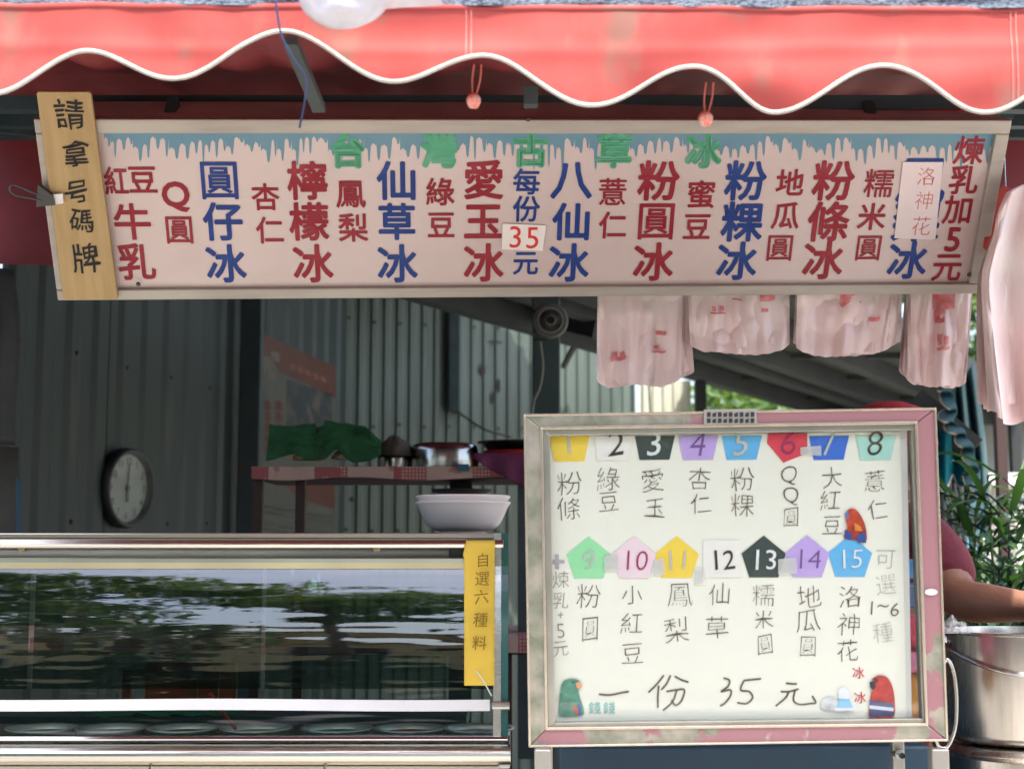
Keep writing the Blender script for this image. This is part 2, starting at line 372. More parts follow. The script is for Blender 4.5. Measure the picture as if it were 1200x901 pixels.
p = at(372, 85, 2.2); mb = MB(); mb.bar(at(340, 48, 1.95), at(374, 128, 2.2), .02, .012); mb.build('strut', mat('grey_strut', (.07, .09, .09), rough=.5), aw)
p = at(622, 116, 2.3); mb = MB(); mb.box(p.x - .012, p.x + .012, 2.29, 2.31, p.z - .014, p.z + .02); mb.build('bracket', dark_steel, aw, bevel=.002)
def rear(u, v):
    x = -3.4 + 7 * u; return Vector((x, 4.28 + .02 * math.sin(x * 9) * v, 2.75 - .485 * v))
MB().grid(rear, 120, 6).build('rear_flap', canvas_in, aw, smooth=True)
for x in (-2.35, 2.35):
    mb = MB(); mb.box(x - .025, x + .025, 4.52, 4.57, 0, 2.7); mb.build('leg', fr_m, aw)
    mb = MB(); mb.box(x - .02, x + .02, 2.24, 2.28, 0, 2.12); mb.build('leg', fr_m, aw)
mb = MB(); mb.bar(at(95, 133, 2.62), at(1165, 131, 2.62), .02, .02); mb.build('red_rail', mat('red_rail_paint', (.5, .03, .03), rough=.35), aw)

# shade net lying on top of the awning
net_m = mat('blue_grey_shade_net', (.10, .14, .20), (.26, .31, .39), scale=260, rough=.9, detail=2, stretch=(1, 1, 3), bump=.8, bscale=260, c3=(.04, .06, .10), s3=120, t3=(.5, .6))
def net(u, v):
    px = -250 + 1700 * u; a = at(px, top_py(px), YV)
    if v < .4: y = 1.79 + .004 * math.sin(px / 50); z = a.z + .004 + .055 * v / .4
    else: t = (v - .4) / .6; y = 1.79 + 1.2 * t; z = a.z + .059 + .3 * t
    return Vector((a.x, y + .006 * noise.noise(Vector((px / 60, v * 9, 1))), z + (.006 * noise.noise(Vector((px / 40, v * 4, 5))) if v > .1 else 0)))
tag(MB().grid(net, 200, 24).build('shade_net', net_m, smooth=True), 'blue grey woven shade net lying along the top of the red awning', 'net')
# bundled white cloth over the front edge
def clothtop(u, v):
    a = math.pi * (u * 1.0); px = 352 + 165 * u
    dip = {0: 0}.get(0); low = 34 * math.sin(math.pi * min(1, u / .62)) ** .55 if u < .62 else 8 * (1 - (u - .62) / .38)
    low = max(low, 14 - 8 * u) if u > .55 else low
    py = -40 + (low + 40) * v
    q = at(px, py, 1.72 - .03 * math.sin(v * math.pi) + .012 * noise.noise(Vector((u * 7, v * 4, 2)))); return q
tag(MB().grid(clothtop, 60, 24).build('white_cloth', mat('white_bundle_cloth', (.62, .62, .68), (.5, .5, .58), scale=12, rough=.8, bump=.5, bscale=25), smooth=True, solid=.004), 'white cloth bundle hanging over the top edge of the red awning', 'cloth')
# blue string
st = [at(320, -20, 1.70), at(324, 10, 1.71), at(330, 42, 1.745), at(345, 70, 1.80), at(358, 90, 1.85), at(358, 112, 1.9), at(351, 150, 1.9)]
tag(MB().tube(catmull(st, 6), .0016, 6).build('blue_string', mat('blue_string', (.07, .1, .25), rough=.7)), 'thin blue string tied over the awning edge beside the white cloth', 'string')
# bead toggles
for px, py, r, lab in ((555, 118, 9, 'red and white bead toggle hanging from the awning left of centre'), (827, 139, 9, 'red bead toggle hanging in front of the sign frame, right of centre')):
    c = at(px, py, 1.86); rr = r * pxm(1.86)
    t = thing('bead_toggle', lab, 'toggle', c, 'bead toggles hanging from the awning')
    MB().lathe(c, [(0, rr), (rr * .6, rr * .85), (rr * .95, rr * .3), (rr, 0), (rr * .9, -rr * .4), (rr * .6, -rr * .95), (0, -rr * 1.1)], 20).build('bead', mat('bead_red', (.75, .1, .07), (.75, .55, .5), scale=90, rough=.4), t, smooth=True)
    for dx in (-2, 5):
        a = at(px + dx * 1.2 + 3, py - 42, 1.86); b = at(px + dx * .5, py - r * .6, 1.86); m_ = at(px + dx * 1.3 + 1, py - 24, 1.86)
        MB().tube(catmull([a, m_, b], 5), .0011, 6).build('cord', mat('pink_cord', (.7, .22, .18), rough=.7), t)

# ================================================================== SIGN BOX
SP = Plane((.0362, 2.6, 2.0327), (.9975, .0674, .0196), (.0209, -.5518, .8337)); SW, SH = 1.772, .3476
sg = thing('menu_sign', 'long white sign box with red and blue Chinese dessert names under the awning', 'sign', SP.O - SP.V * SH / 2)
def sbox(u0, u1, v0, v1, n0, n1, name, m, bev=.002):
    mb = MB(); c = SP.O + SP.U * (u0 + u1) / 2 + SP.V * (v0 + v1) / 2 + SP.N * (n0 + n1) / 2
    mb.obox(c, SP.U * (u1 - u0) / 2, SP.V * (v1 - v0) / 2, SP.N * (n1 - n0) / 2); return mb.build(name, m, sg, bevel=bev)
fw = .026
sbox(-SW / 2 + .004, SW / 2 - .004, -SH / 2 + .004, SH / 2 - .004, -.12, -.012, 'box_body', alu)
sign_face = mat('sign_acrylic', (.61, .51, .49), (.57, .475, .46), scale=3, rough=.3, c3=(.54, .44, .42), s3=6, t3=(.55, .8), spec=.5, trans=.0)
sbox(-SW / 2 + fw, SW / 2 - fw, -SH / 2 + fw * .8, SH / 2 - fw, -.010, 0, 'face', sign_face, 0)
fm = mat('sign_frame', (.42, .39, .34), (.34, .31, .275), scale=5, rough=.45, metal=.1, stretch=(1, 8, 8), c3=(.3, .28, .24), s3=30, t3=(.68, .76))
sbox(-SW / 2, SW / 2, SH / 2 - fw, SH / 2, -.012, .012, 'frame_rail', fm)
sbox(-SW / 2, SW / 2, -SH / 2, -SH / 2 + fw * .8, -.012, .012, 'frame_rail', fm)
sbox(-SW / 2, -SW / 2 + fw, -SH / 2 + fw * .8 + .0005, SH / 2 - fw - .0005, -.012, .0115, 'frame_stile', fm)
sbox(SW / 2 - fw, SW / 2, -SH / 2 + fw * .8 + .0005, SH / 2 - fw - .0005, -.012, .0115, 'frame_stile', fm)
ink_r = fade('sign_red', (.25, .007, .02), (.31, .03, .045)); ink_b = fade('sign_blue', (.007, .034, .2), (.02, .06, .25)); ink_g = fade('sign_green', (.09, .42, .24), (.16, .45, .3))
ink_c = mat('sign_ice_blue', (.09, .23, .32), (.12, .26, .34), scale=8, rough=.4)
# dripping ice band
rnd = random.Random(4); pts = []; x = 122
pts_low = []
while x < 1166:
    wd = rnd.uniform(3.2, 6.5); hi_ = rnd.uniform(160, 176); lo_ = hi_ + rnd.uniform(5, 20)
    if rnd.random() < .12: lo_ += 10
    for k in range(5): pts_low.append((x + wd * k / 4 * .9, hi_ + 2 - 3 * math.sin(math.pi * k / 4)))
    for k in range(5): pts_low.append((x + wd + wd * .9 * k / 4, hi_ + (lo_ - hi_) * math.sin(math.pi * k / 4) ** .6))
    x += 2 * wd
pts_low = [q for q in pts_low if q[0] < 1168]
mb = MB()
for a, b in zip(pts_low, pts_low[1:]):
    mb.add([SP.p(a[0], 151.5, .0008), SP.p(b[0] + .01, 151.5, .0008), SP.p(b[0] + .01, b[1], .0008), SP.p(a[0], a[1], .0008)], [(0, 1, 2, 3)])
mb.build('ice_drip_band', ink_c, sg)
SIGN = [
 ('g', [('台', 408, 177, 42)]), ('g', [('灣', 515, 177, 42)]), ('g', [('古', 622, 176, 42)]), ('g', [('草', 720, 177, 42)]), ('g', [('冰', 825, 177, 42)]),
 ('r', [('紅', 136, 212, 36, .8), ('豆', 167, 211, 36), ('牛', 155, 260, 46), ('乳', 160, 307, 46)]),
 ('r', [('Q', 206, 231, 42), ('圓', 210, 270, 36)]),
 ('b', [('圓', 257, 212, 50), ('仔', 261, 260, 48), ('冰', 265, 309, 48)]),
 ('r', [('杏', 311, 231, 34), ('仁', 316, 270, 34)]),
 ('r', [('檸', 360, 212, 49), ('檬', 362, 260, 48), ('冰', 367, 309, 48)]),
 ('r', [('鳳', 411, 228, 36), ('梨', 414, 267, 36)]),
 ('b', [('仙', 464, 212, 49), ('草', 465, 260, 46), ('冰', 466, 309, 48)]),
 ('r', [('綠', 516, 225, 35), ('豆', 517, 264, 34)]),
 ('r', [('愛', 567, 211, 49), ('玉', 566, 260, 47), ('冰', 567, 308, 48)]),
 ('b', [('每', 617, 213, 33), ('份', 617, 245, 33), ('元', 616, 309, 31)]),
 ('b', [('八', 670, 212, 50), ('仙', 669, 260, 47), ('冰', 667, 308, 48)]),
 ('r', [('薏', 718, 225, 35), ('仁', 718, 264, 34)]),
 ('r', [('粉', 772, 212, 50), ('圓', 769, 260, 48), ('冰', 766, 307, 48)]),
 ('r', [('蜜', 822, 228, 35), ('豆', 817, 266, 34)]),
 ('b', [('粉', 874, 212, 50), ('粿', 870, 260, 50), ('冰', 864, 306, 48)]),
 ('r', [('地', 926, 214, 34), ('瓜', 921, 253, 34), ('圓', 914, 291, 34)]),
 ('r', [('粉', 977, 212, 50), ('條', 971, 260, 50), ('冰', 965, 305, 48)]),
 ('r', [('糯', 1030, 215, 36), ('米', 1022, 254, 34), ('圓', 1018, 291, 33)]),
 ('b', [('鳳', 1081, 212, 58), ('梨', 1075, 256, 58), ('冰', 1064, 305, 47)]),
 ('r', [('煉', 1136, 176, 36), ('乳', 1130, 211, 36), ('加', 1122, 246, 36), ('5', 1117, 281, 40), ('元', 1110, 314, 36)]),
]
for c, items in SIGN:
    big = items[0][3] > 38
    write(MB(), SP, items, .0014 if c != 'g' else .0018, off={'g': .055, 'r': .023, 'b': .023}[c] if big else .017, squash=.97).build('lettering', {'r': ink_r, 'b': ink_b, 'g': ink_g}[c], sg)
# glued labels
def sticker(pl, quad, eps, th, m, name, root, letters, lm, off=0, hand=0):
    mb = MB(); mb.prism([pl.p(x, y, eps) for x, y in quad], pl.N * th); st = mb.build(name, m, root)
    write(MB(), pl, letters, eps + th + .0006, off=off, hand=hand).build('lettering', lm, st); return st
paper = mat('paper_white', (.82, .79, .76), (.78, .74, .71), scale=9, rough=.6)
sticker(SP, [(589, 262), (640, 264), (636, 294), (588, 292)], .002, .001, paper, 'price_label', sg, [('3', 604, 278, 36), ('5', 624, 279, 36)], flat('label_red', (.65, .05, .05)))
sticker(SP, [(1058, 190), (1105, 190), (1096, 281), (1048, 279)], .002, .001, mat('pale_pink_paper', (.8, .7, .7), rough=.5), 'paper_label', sg, [('洛', 1086, 207, 23), ('神', 1083, 235, 23), ('花', 1080, 265, 24)], flat('thin_red', (.6, .16, .16)), off=-.016)
for px, py in ((619, 140), (1136, 322), (162, 333)):
    c = SP.p(px, py, .013); MB().lathe(c, [(0, .003), (.003, .003), (.0045, 0)], 12, axis=SP.N).build('screw', black_pl, sg)
for px in (200, 1020):
    a = SP.p(px, 137, -.05); MB().bar(a, (a.x, a.y + .02, 2.04 + .25 * (a.y - YV)), .02, .02).build('hanger', fr_m, sg)

# wooden notice board clipped on the sign
wood = mat('pale_wood', (.44, .31, .14), (.37, .255, .105), scale=1.6, rough=.6, stretch=(40, 6, 2), bump=.1, c3=(.2, .11, .05), s3=3, t3=(.68, .85))
nb_ = thing('wooden_notice', 'pale wooden strip with black brushed characters clipped to the left end of the sign', 'notice board', SP.p(107, 349, .014))
q = [(44, 108), (46, 106), (105, 106), (108, 109), (139, 347), (137, 349), (78, 349), (75, 346)]
mb = MB(); mb.prism([SP.p(x, y, .014) for x, y in q], SP.N * .010); mb.build('plank', wood, nb_, bevel=.0015)
ink = flat('black_brush_ink', (.015, .016, .018), .5)
write(MB(), SP, [('請', 81, 133, 38, .95), ('拿', 88, 180, 33), ('号', 90, 226, 30), ('碼', 95, 259, 28), ('牌', 101, 303, 36)], .0255, off=.006, hand=.13, slant=.06, seed=7).build('lettering', ink, nb_)
cl = thing('clip', 'black spring clip gripping the wooden strip at the left of the sign', 'clip', SP.p(68, 232, .03))
mb = MB(); mb.prism([SP.p(x, y, .026) for x, y in ((46, 214), (64, 228), (66, 238), (44, 240))], SP.N * .012); mb.build('jaw', black_pl, cl)
MB().tube(catmull([SP.p(60, 233, .034), SP.p(36, 225, .04), SP.p(16, 217, .045), SP.p(11, 222, .045), SP.p(18, 229, .045), SP.p(38, 233, .04), SP.p(62, 238, .034)], 5), .0016, 6).build('lever', dark_steel, cl)
mb = MB(); mb.prism([SP.p(x, y, .027) for x, y in ((62, 227), (74, 226), (75, 237), (64, 239))], SP.N * .006); mb.build('pad', white_pl, cl)

# ================================================================== GLASS DISPLAY CASE
CX0, CX1 = -1.55, at(598, 700, 2.56).x
zc = lambda py, Y=2.56: at(0 + 300, py, Y).z
dc = thing('display_case', 'stainless steel display case with bowed front glass and a yellow paper strip', 'display case', (-.75, 2.8, 0))
Zt = zc(624.5, 2.58)
def bx(x0, x1, y0, y1, z0, z1, name, m, root, bevel=0.0, **k):
    mb = MB(); mb.box(x0, x1, y0, y1, z0, z1); return mb.build(name, m, root, bevel=bevel, **k)
bx(CX0, CX1 - .012, 2.575, 3.12, Zt - .009, Zt, 'top_plate', mat('warm_steel_top', (.62, .56, .46), (.55, .5, .42), rough=.3, metal=1), dc, .002)
# rolled header
prof = [(2.578, Zt - .009), (2.566, Zt - .012), (2.560, Zt - .020), (2.562, Zt - .026), (2.58, Zt - .028), (2.60, Zt - .028)]
def sweep(prof, x0, x1, name, m, root, closed=True):
    mb = MB(); n = len(prof); mb.add([(x, y, z) for x in (x0, x1) for y, z in prof], [(i, (i + 1) % n, n + (i + 1) % n, n + i) for i in range(n if closed else n - 1)] + ([tuple(range(n)), tuple(range(2 * n - 1, n - 1, -1))] if closed else []))
    return mb.build(name, m, root, bevel=.001)
sweep(prof, CX0, CX1 - .012, 'header', steel_h, dc)
# tube light under the header
MB().tube([(CX0, 2.60, Zt - .036), (at(526, 640, 2.6).x, 2.60, Zt - .036)], .0095, 14).build('light_tube', mat('lamp_tube_glass', (.8, .8, .74), rough=.25), dc, smooth=True)
bx(at(527, 640, 2.6).x, at(560, 640, 2.6).x, 2.59, 2.61, Zt - .047, Zt - .026, 'tube_socket', black_pl, dc)
for px in (26, 442): q = at(px, 638, 2.588); bx(q.x - .006, q.x + .006, 2.584, 2.612, q.z - .012, q.z + .012, 'tube_clip', mat('brass_clip', (.5, .42, .25), rough=.4, metal=.6), dc)
sweep([(2.583, zc(652)), (2.572, zc(654)), (2.570, zc(659)), (2.575, zc(667)), (2.59, zc(667)), (2.6, zc(652))], CX0, CX1 - .012, 'glass_rail', mat('olive_rail', (.36, .35, .24), (.3, .29, .2), rough=.3, metal=.8), dc)
ZG1, ZG0 = zc(667), zc(862)
def gy(z):
    t = max(0, min(1, (z - ZG0) / (ZG1 - ZG0))); return 2.545 + .008 * t + .021 * t ** 4.2
glass_c = glassmat('case_glass', (.78, .87, .83), rough=.02, bump=.075, stretch=(1.1, 1, 12), bscale=2.2, f0=.2)
def gs(u, v):
    z = ZG0 + (ZG1 - ZG0) * v; return Vector((CX0 + (CX1 - .016 - CX0) * u, gy(z), z))
MB().grid(gs, 2, 40).build('front_glass', glass_c, dc, smooth=True)
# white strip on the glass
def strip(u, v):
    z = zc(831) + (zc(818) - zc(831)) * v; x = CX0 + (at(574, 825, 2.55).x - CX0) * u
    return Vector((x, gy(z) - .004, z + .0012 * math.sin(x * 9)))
MB().grid(strip, 60, 2).build('white_strip', mat('glossy_white', (.86, .86, .86), (.8, .8, .82), rough=.25), dc, solid=.003)
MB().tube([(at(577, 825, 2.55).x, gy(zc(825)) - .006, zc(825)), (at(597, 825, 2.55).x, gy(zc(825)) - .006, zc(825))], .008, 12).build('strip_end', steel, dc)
# right end: glass edge, frame and side glass
edge_m = mat('dark_green_glass_edge', (.03, .11, .1), (.05, .15, .14), rough=.15)
def endf(y0, y1, x0, x1, name, m):
    mb = MB(); zs = [ZG0 + (Zt - ZG0) * i / 24 for i in range(25)]; vs = []
    for x in (x0, x1):
        for z in zs: vs.append((x, gy(z) + y0, z))
        for z in zs: vs.append((x, gy(z) + y1, z))
    n = 25; N2 = 50; fs = []
    for i in range(n - 1):
        fs += [(i, i + 1, n + i + 1, n + i), (N2 + i, N2 + n + i, N2 + n + i + 1, N2 + i + 1), (i, N2 + i, N2 + i + 1, i + 1), (n + i, n + i + 1, N2 + n + i + 1, N2 + n + i)]
    fs += [(n - 1, N2 + n - 1, N2 + 2 * n - 1, 2 * n - 1), (0, n, N2 + n, N2)]
    return mb.add(vs, fs).build(name, m, dc)
endf(-.004, .02, CX1 - .030, CX1 - .0165, 'end_frame', steel)
endf(-.004, .03, CX1 - .016, CX1 - .004, 'end_glass_edge', edge_m)
bx(CX1 - .010, CX1 - .004, 2.60, 3.1, ZG0, Zt - .01, 'side_glass', glass_c, dc)
bx(CX1 - .03, CX1 - .004, 3.1, 3.125, ZG0, Zt - .01, 'rear_post', steel, dc)
bx(-1.55, -1.53, 2.62, 3.1, ZG0, Zt - .01, 'side_panel', steel, dc)
for i in range(3):
    x0 = CX0 + .02 + i * .5; bx(x0, x0 + .49, 3.10 + .006 * (i % 2), 3.103 + .006 * (i % 2), ZG0 + .03, Zt - .03, 'rear_glass_door', glassmat('rear_glass', (.42, .5, .48)), dc)
bx(CX0, CX1, 2.55, 3.12, zc(868) - .046, zc(868) - .036, 'floor_pan', steel, dc, .002)
sweep([(2.548, zc(860)), (2.538, zc(861)), (2.534, zc(864)), (2.538, zc(868)), (2.56, zc(868)), (2.56, zc(860))], CX0, CX1 - .004, 'lower_rail', chrome, dc)
pr = [(2.535 - .026 * math.sin(math.pi * i / 12), zc(869) + (zc(893) - zc(869)) * (.5 - .5 * math.cos(math.pi * i / 12))) for i in range(13)]
sweep(pr, CX0, CX1 + .001, 'rolled_bumper', steel_h, dc)
body_m = mat('cream_steel_body', (.6, .55, .45), (.52, .48, .4), rough=.35, metal=.7, c3=(.25, .2, .14), s3=18, t3=(.7, .8))
zb = zc(894.5)
for i in range(5):
    x1 = CX1 - .02 - i * .305; bx(x1 - .302, x1, 2.54, 2.56, .12, zb, 'body_panel', body_m, dc, .002)
bx(CX0, CX1 - .02, 2.561, 3.12, .12, zc(868) - .047, 'cabinet', steel, dc)
for x in (CX0 + .08, CX1 - .1):
    for y in (2.64, 3.03):
        MB().lathe((x, y, .06), [(.02, -.015), (.06, -.015), (.06, .015), (.02, .015)], 20, axis=(1, 0, 0)).build('castor', black_pl, dc)
# tubs inside
lidw = mat('tub_lid', (.62, .62, .58), (.5, .5, .47), rough=.3); tubm = mat('satin_tub', (.75, .74, .7), rough=.38, metal=.7)
lab = ['far left', 'second from the left', 'third from the left', 'middle', 'fourth from the right', 'third from the right', 'second from the right', 'rightmost']
xs = [at(p, 850, 2.8).x for p in (-60, 50, 130, 215, 300, 395, 480, 560)]
TZ0 = zc(868) - .0355
cont = [(.3, .14, .08), (.6, .56, .45), (.7, .68, .6), (.3, .2, .1), (.7, .62, .3), (.15, .4, .2), (.6, .2, .12), (.75, .74, .7)]
for i, x in enumerate(xs):
    t = thing('topping_tub', '%s round steel topping tub inside the glass case' % lab[i], 'tub', (x, 2.80, TZ0), 'steel topping tubs inside the glass case')
    MB().lathe((x, 2.80, TZ0), [(0, 0), (.05, 0), (.062, .02), (.064, .026), (.07, .028), (.07, .031), (.062, .030), (.058, .02)], 32).build('bowl', tubm, t, smooth=True)
    MB().lathe((x, 2.80, TZ0), [(.0605, .020), (.03, .024), (0, .025)], 24).build('topping', mat('topping', cont[i], tuple(c * .6 for c in cont[i]), scale=60, rough=.35, bump=.6, bscale=90), t, smooth=True)
MB().grid(lambda u, v: Vector((at(95, 840, 2.95).x + .32 * u, 2.93 + .1 * v, ZG0 - .006 + .01 * noise.noise(Vector((u * 9, v * 4, 0))))), 24, 6).build('t', None)
_t = bpy.data.objects['t']; _t.name = 'green_cloth'; _t.data.materials.append(mat('green_cloth', (.03, .16, .07), rough=.9)) if not _t.data.materials else None
_t.data.materials.clear(); _t.data.materials.append(mat('bright_green_cloth', (.03, .2, .09), (.02, .14, .06), rough=.9)); tag(_t, 'flat green cloth lying behind the topping tubs in the case', 'cloth')
mb = MB(); a = at(0, 600, 1)
t = bx(at(262, 850, 2.7).x, at(305, 850, 2.7).x, 2.68, 2.72, ZG0 + .0, ZG0 + .012, 'spoon', red_post, None)
bpy.data.objects.remove(t)
MB().tube(catmull([at(246, 812, 2.72), at(262, 836, 2.75), at(276, 853, 2.78)], 4), .004, 8).build('spoon', mat('red_spoon', (.35, .04, .03), rough=.4))
tag(bpy.data.objects['spoon'], 'dark red spoon standing in a tub inside the case', 'spoon')

# yellow strip on the case
ypap = mat('yellow_paper', (.86, .6, .07), (.8, .54, .06), scale=7, rough=.55)
YS = thing('paper_strip', 'yellow paper strip with five dark characters taped down the front of the glass case', 'paper sign', at(560, 803, 2.54))
def ys(u, v):
    py = 803 - 170 * v; xl = 542.5 + (1.5 if v < .9 else 4 * (v - .9) / .1 * 1.0); xr = 580 - 0.5 * (1 - v)
    z = at(560, py, 2.545).z; y = min(gy(z) if z < ZG1 else 2.9, 2.558) - .0055 - .0015 * math.sin(u * math.pi) - .004 * v
    q = at(xl + (xr - xl) * u, py, y); return q
MB().grid(ys, 6, 40).build('paper', ypap, YS, smooth=True, solid=.0006)
YP = Plane(at(560, 720, 2.5385), (1, 0, 0), (0, -.012, 1))
write(MB(), YP, [('自', 566, 656, 17), ('選', 565, 678, 18), ('六', 564, 699, 18), ('種', 563, 726, 18), ('料', 562, 753, 18)], .0015, off=.002, hand=.03, seed=3).build('lettering', flat('brown_ink', (.25, .16, .03)), YS)
MB().tube(catmull([at(558, 786, 2.535), at(566, 797, 2.532), at(576, 815, 2.536)], 4), .0012, 6).build('tie', white_pl, YS)

# bowls on the case
bowl_m = mat('melamine_white', (.9, .85, .83), (.87, .82, .80), scale=3, rough=.28)
bc = at(542.5, 624, 2.78); bc.z = Zt + .0005
br = 55.5 * pxm(2.78)
P0 = [(0, .003), (.40, .003), (.44, 0), (.475, 0), (.475, .05), (.56, .065), (.68, .12), (.79, .23), (.89, .44), (.95, .58), (.985, .63), (1.0, .65), (1.003, .675), (.99, .69), (.965, .675), (.88, .48), (.72, .22), (.5, .1), (0, .09)]
for k, (dz, sc, lb) in enumerate(((0, 1.0, 'lower of the two stacked white bowls, its footring on the steel case top'), (.125, .995, 'upper of the two stacked white bowls on the glass case, only its scalloped rim showing'))):
    o = MB().lathe((bc.x, bc.y, bc.z + dz * br), [(r * br * sc, z * br * .98) for r, z in P0], 72, wob=0 if k == 0 else .004).build('bowl', bowl_m, smooth=True)
    tag(o, lb, 'bowl', 'stacked white bowls')
    b = o.modifiers.new('b', 'EDGE_SPLIT'); b.split_angle = R(50)

# ================================================================== MENU BOARD
BP = Plane((.3402, 2.2, 1.3609), (.9999, -.006, .015), (-.0153, -.047, .9988))
bd = thing('menu_board', 'numbered dessert menu in a glazed steel frame with peeling pink paint on two legs', 'menu board', (BP.O.x, 2.2, 0))
def frame_mat(name, t0, t1, gx=0, gz=0):
    """bare weathered steel showing through flaking pink paint"""
    m = bpy.data.materials.new(name); m.use_nodes = True; n = m.node_tree.nodes; L = m.node_tree.links; b = n['Principled BSDF']
    tc = n.new('ShaderNodeTexCoord'); nz = n.new('ShaderNodeTexNoise'); nz.inputs['Scale'].default_value = 9; nz.inputs['Detail'].default_value = 7; nz.inputs['Roughness'].default_value = .6
    L.new(tc.outputs['Object'], nz.inputs['Vector']); sp = n.new('ShaderNodeSeparateXYZ'); L.new(tc.outputs['Object'], sp.inputs[0])
    a = n.new('ShaderNodeMath'); a.operation = 'MULTIPLY_ADD'; a.inputs[1].default_value = gx; L.new(sp.outputs['X'], a.inputs[0]); L.new(nz.outputs['Fac'], a.inputs[2])
    a2 = n.new('ShaderNodeMath'); a2.operation = 'MULTIPLY_ADD'; a2.inputs[1].default_value = gz; L.new(sp.outputs['Z'], a2.inputs[0]); L.new(a.outputs[0], a2.inputs[2])
    rp = n.new('ShaderNodeValToRGB'); rp.color_ramp.elements[0].position = t0; rp.color_ramp.elements[1].position = t1; L.new(a2.outputs[0], rp.inputs[0])
    n2 = n.new('ShaderNodeTexNoise'); n2.inputs['Scale'].default_value = 26; n2.inputs['Detail'].default_value = 6; L.new(tc.outputs['Object'], n2.inputs['Vector'])
    r2 = n.new('ShaderNodeValToRGB'); e = r2.color_ramp.elements; e[0].position = .35; e[1].position = .62; e[0].color = (.24, .26, .19, 1); e[1].color = (.48, .44, .37, 1); L.new(n2.outputs['Fac'], r2.inputs[0])
    mx = n.new('ShaderNodeMix'); mx.data_type = 'RGBA'; mx.inputs['B'].default_value = (.35, .17, .185, 1); L.new(rp.outputs[0], mx.inputs['Factor']); L.new(r2.outputs[0], mx.inputs['A'])
    L.new(mx.outputs['Result'], b.inputs['Base Color'])
    iv = n.new('ShaderNodeMath'); iv.operation = 'MULTIPLY_ADD'; iv.inputs[1].default_value = -.55; iv.inputs[2].default_value = .55; L.new(rp.outputs[0], iv.inputs[0]); L.new(iv.outputs[0], b.inputs['Metallic'])
    bp = n.new('ShaderNodeBump'); bp.inputs['Strength'].default_value = .5; bp.inputs['Distance'].default_value = .001; L.new(rp.outputs[0], bp.inputs['Height']); L.new(bp.outputs[0], b.inputs['Normal'])
    b.inputs['Roughness'].default_value = .38; return m
def mitre(quad, name, m, d0=.006, d1=-.03, bev=.0025):
    mb = MB(); mb.prism([BP.p(x, y, d0) for x, y in quad], BP.N * (d1 - d0)); return mb.build(name, m, bd, bevel=bev)
OT = [(613.4, 485.2), (1097, 477.7), (1111, 867.9), (619.6, 875.1)]
IN = [(636, 503), (1072, 496.5), (1084.5, 847), (642, 852)]
g = .4
mitre([OT[0], OT[1], IN[1], IN[0]], 'frame_rail', frame_mat('frame_paint_top', .44, .47, gx=.45))
mitre([(OT[1][0], OT[1][1] + g), OT[2], IN[2], (IN[1][0] + .3, IN[1][1] + g)], 'frame_stile', frame_mat('frame_paint_right', .36, .39, gz=.62))
mitre([OT[3], (OT[2][0] - g, OT[2][1]), IN[2], IN[3]][::-1], 'frame_rail', frame_mat('frame_paint_bottom', .47, .5))
mitre([OT[0], IN[0], IN[3], OT[3]][::-1], 'frame_stile', frame_mat('frame_paint_left', .74, .77))
# bright worn edges + inner lip
edge = mat('worn_edge_metal', (.75, .66, .52), (.62, .56, .46), scale=30, rough=.25, metal=.8)
lip = mat('lip_metal', (.5, .48, .42), (.4, .4, .34), scale=14, rough=.3, metal=.8)
def ring(A, w, e0, e1, m, name):
    cx = sum(p[0] for p in A) / 4; cy = sum(p[1] for p in A) / 4
    B = [(x + (w if x < cx else -w), y + (w if y < cy else -w)) for x, y in A]
    for i in range(4):
        j = (i + 1) % 4; mb = MB(); mb.prism([BP.p(*A[i], e0), BP.p(*A[j], e0), BP.p(*B[j], e0), BP.p(*B[i], e0)], BP.N * (e1 - e0)); mb.build(name, m, bd, bevel=.0008)
ring(OT, 2.6, .0062, .0085, edge, 'edge_bead')
ring([(x + (-3 if x < 800 else 3), y + (-3 if y < 700 else 3)) for x, y in IN], 3.2, .0062, .009, edge, 'edge_bead')
ring(IN, 8, -.02, .002, lip, 'inner_lip')
# backing and paper
PBK = -.016
mb = MB(); mb.prism([BP.p(x, y, PBK - .005) for x, y in ((640, 505), (1062, 500), (1068, 852), (640, 855))], BP.N * .004); mb.build('backing_board', white_pl, bd)
whitep = mat('whiteboard_paper', (.80, .795, .71), (.775, .77, .685), scale=2, rough=.5)
PQ = [(640, 511), (1055, 506), (1062.5, 842), (644, 845)]
mb = MB(); mb.prism([BP.p(x, y, PBK) for x, y in PQ], BP.N * .0015); pp = mb.build('menu_paper', whitep, bd)
E0 = PBK + .0016
# number tags
penc = {'yellow': (.86, .62, .07), 'white': (.82, .8, .76), 'black': (.035, .055, .05), 'lavender': (.5, .36, .75), 'sky blue': (.12, .44, .78), 'red': (.66, .05, .08), 'blue': (.04, .15, .62), 'mint': (.38, .68, .6), 'green': (.3, .72, .38), 'pink': (.82, .64, .72)}
pm = {k: mat('card_' + k.replace(' ', '_'), v, tuple(c * .92 for c in v), scale=8, rough=.55) for k, v in penc.items()}
inkd = flat('marker_dark', (.06, .05, .045)); inkb = flat('marker_brown', (.13, .095, .075)); inkw = flat('marker_white', (.75, .78, .78)); inkp = flat('marker_purple', (.2, .1, .3)); inkg = flat('marker_pale', (.5, .52, .5)); inkr = flat('marker_maroon', (.35, .04, .12))
TOP = [('1', 667, 'yellow', inkg), ('2', 719, 'white', inkd), ('3', 767, 'black', inkw), ('4', 818, 'lavender', inkp), ('5', 869, 'sky blue', inkg), ('6', 924, 'red', inkr), ('7', 971, 'blue', inkg), ('8', 1026, 'mint', inkd)]
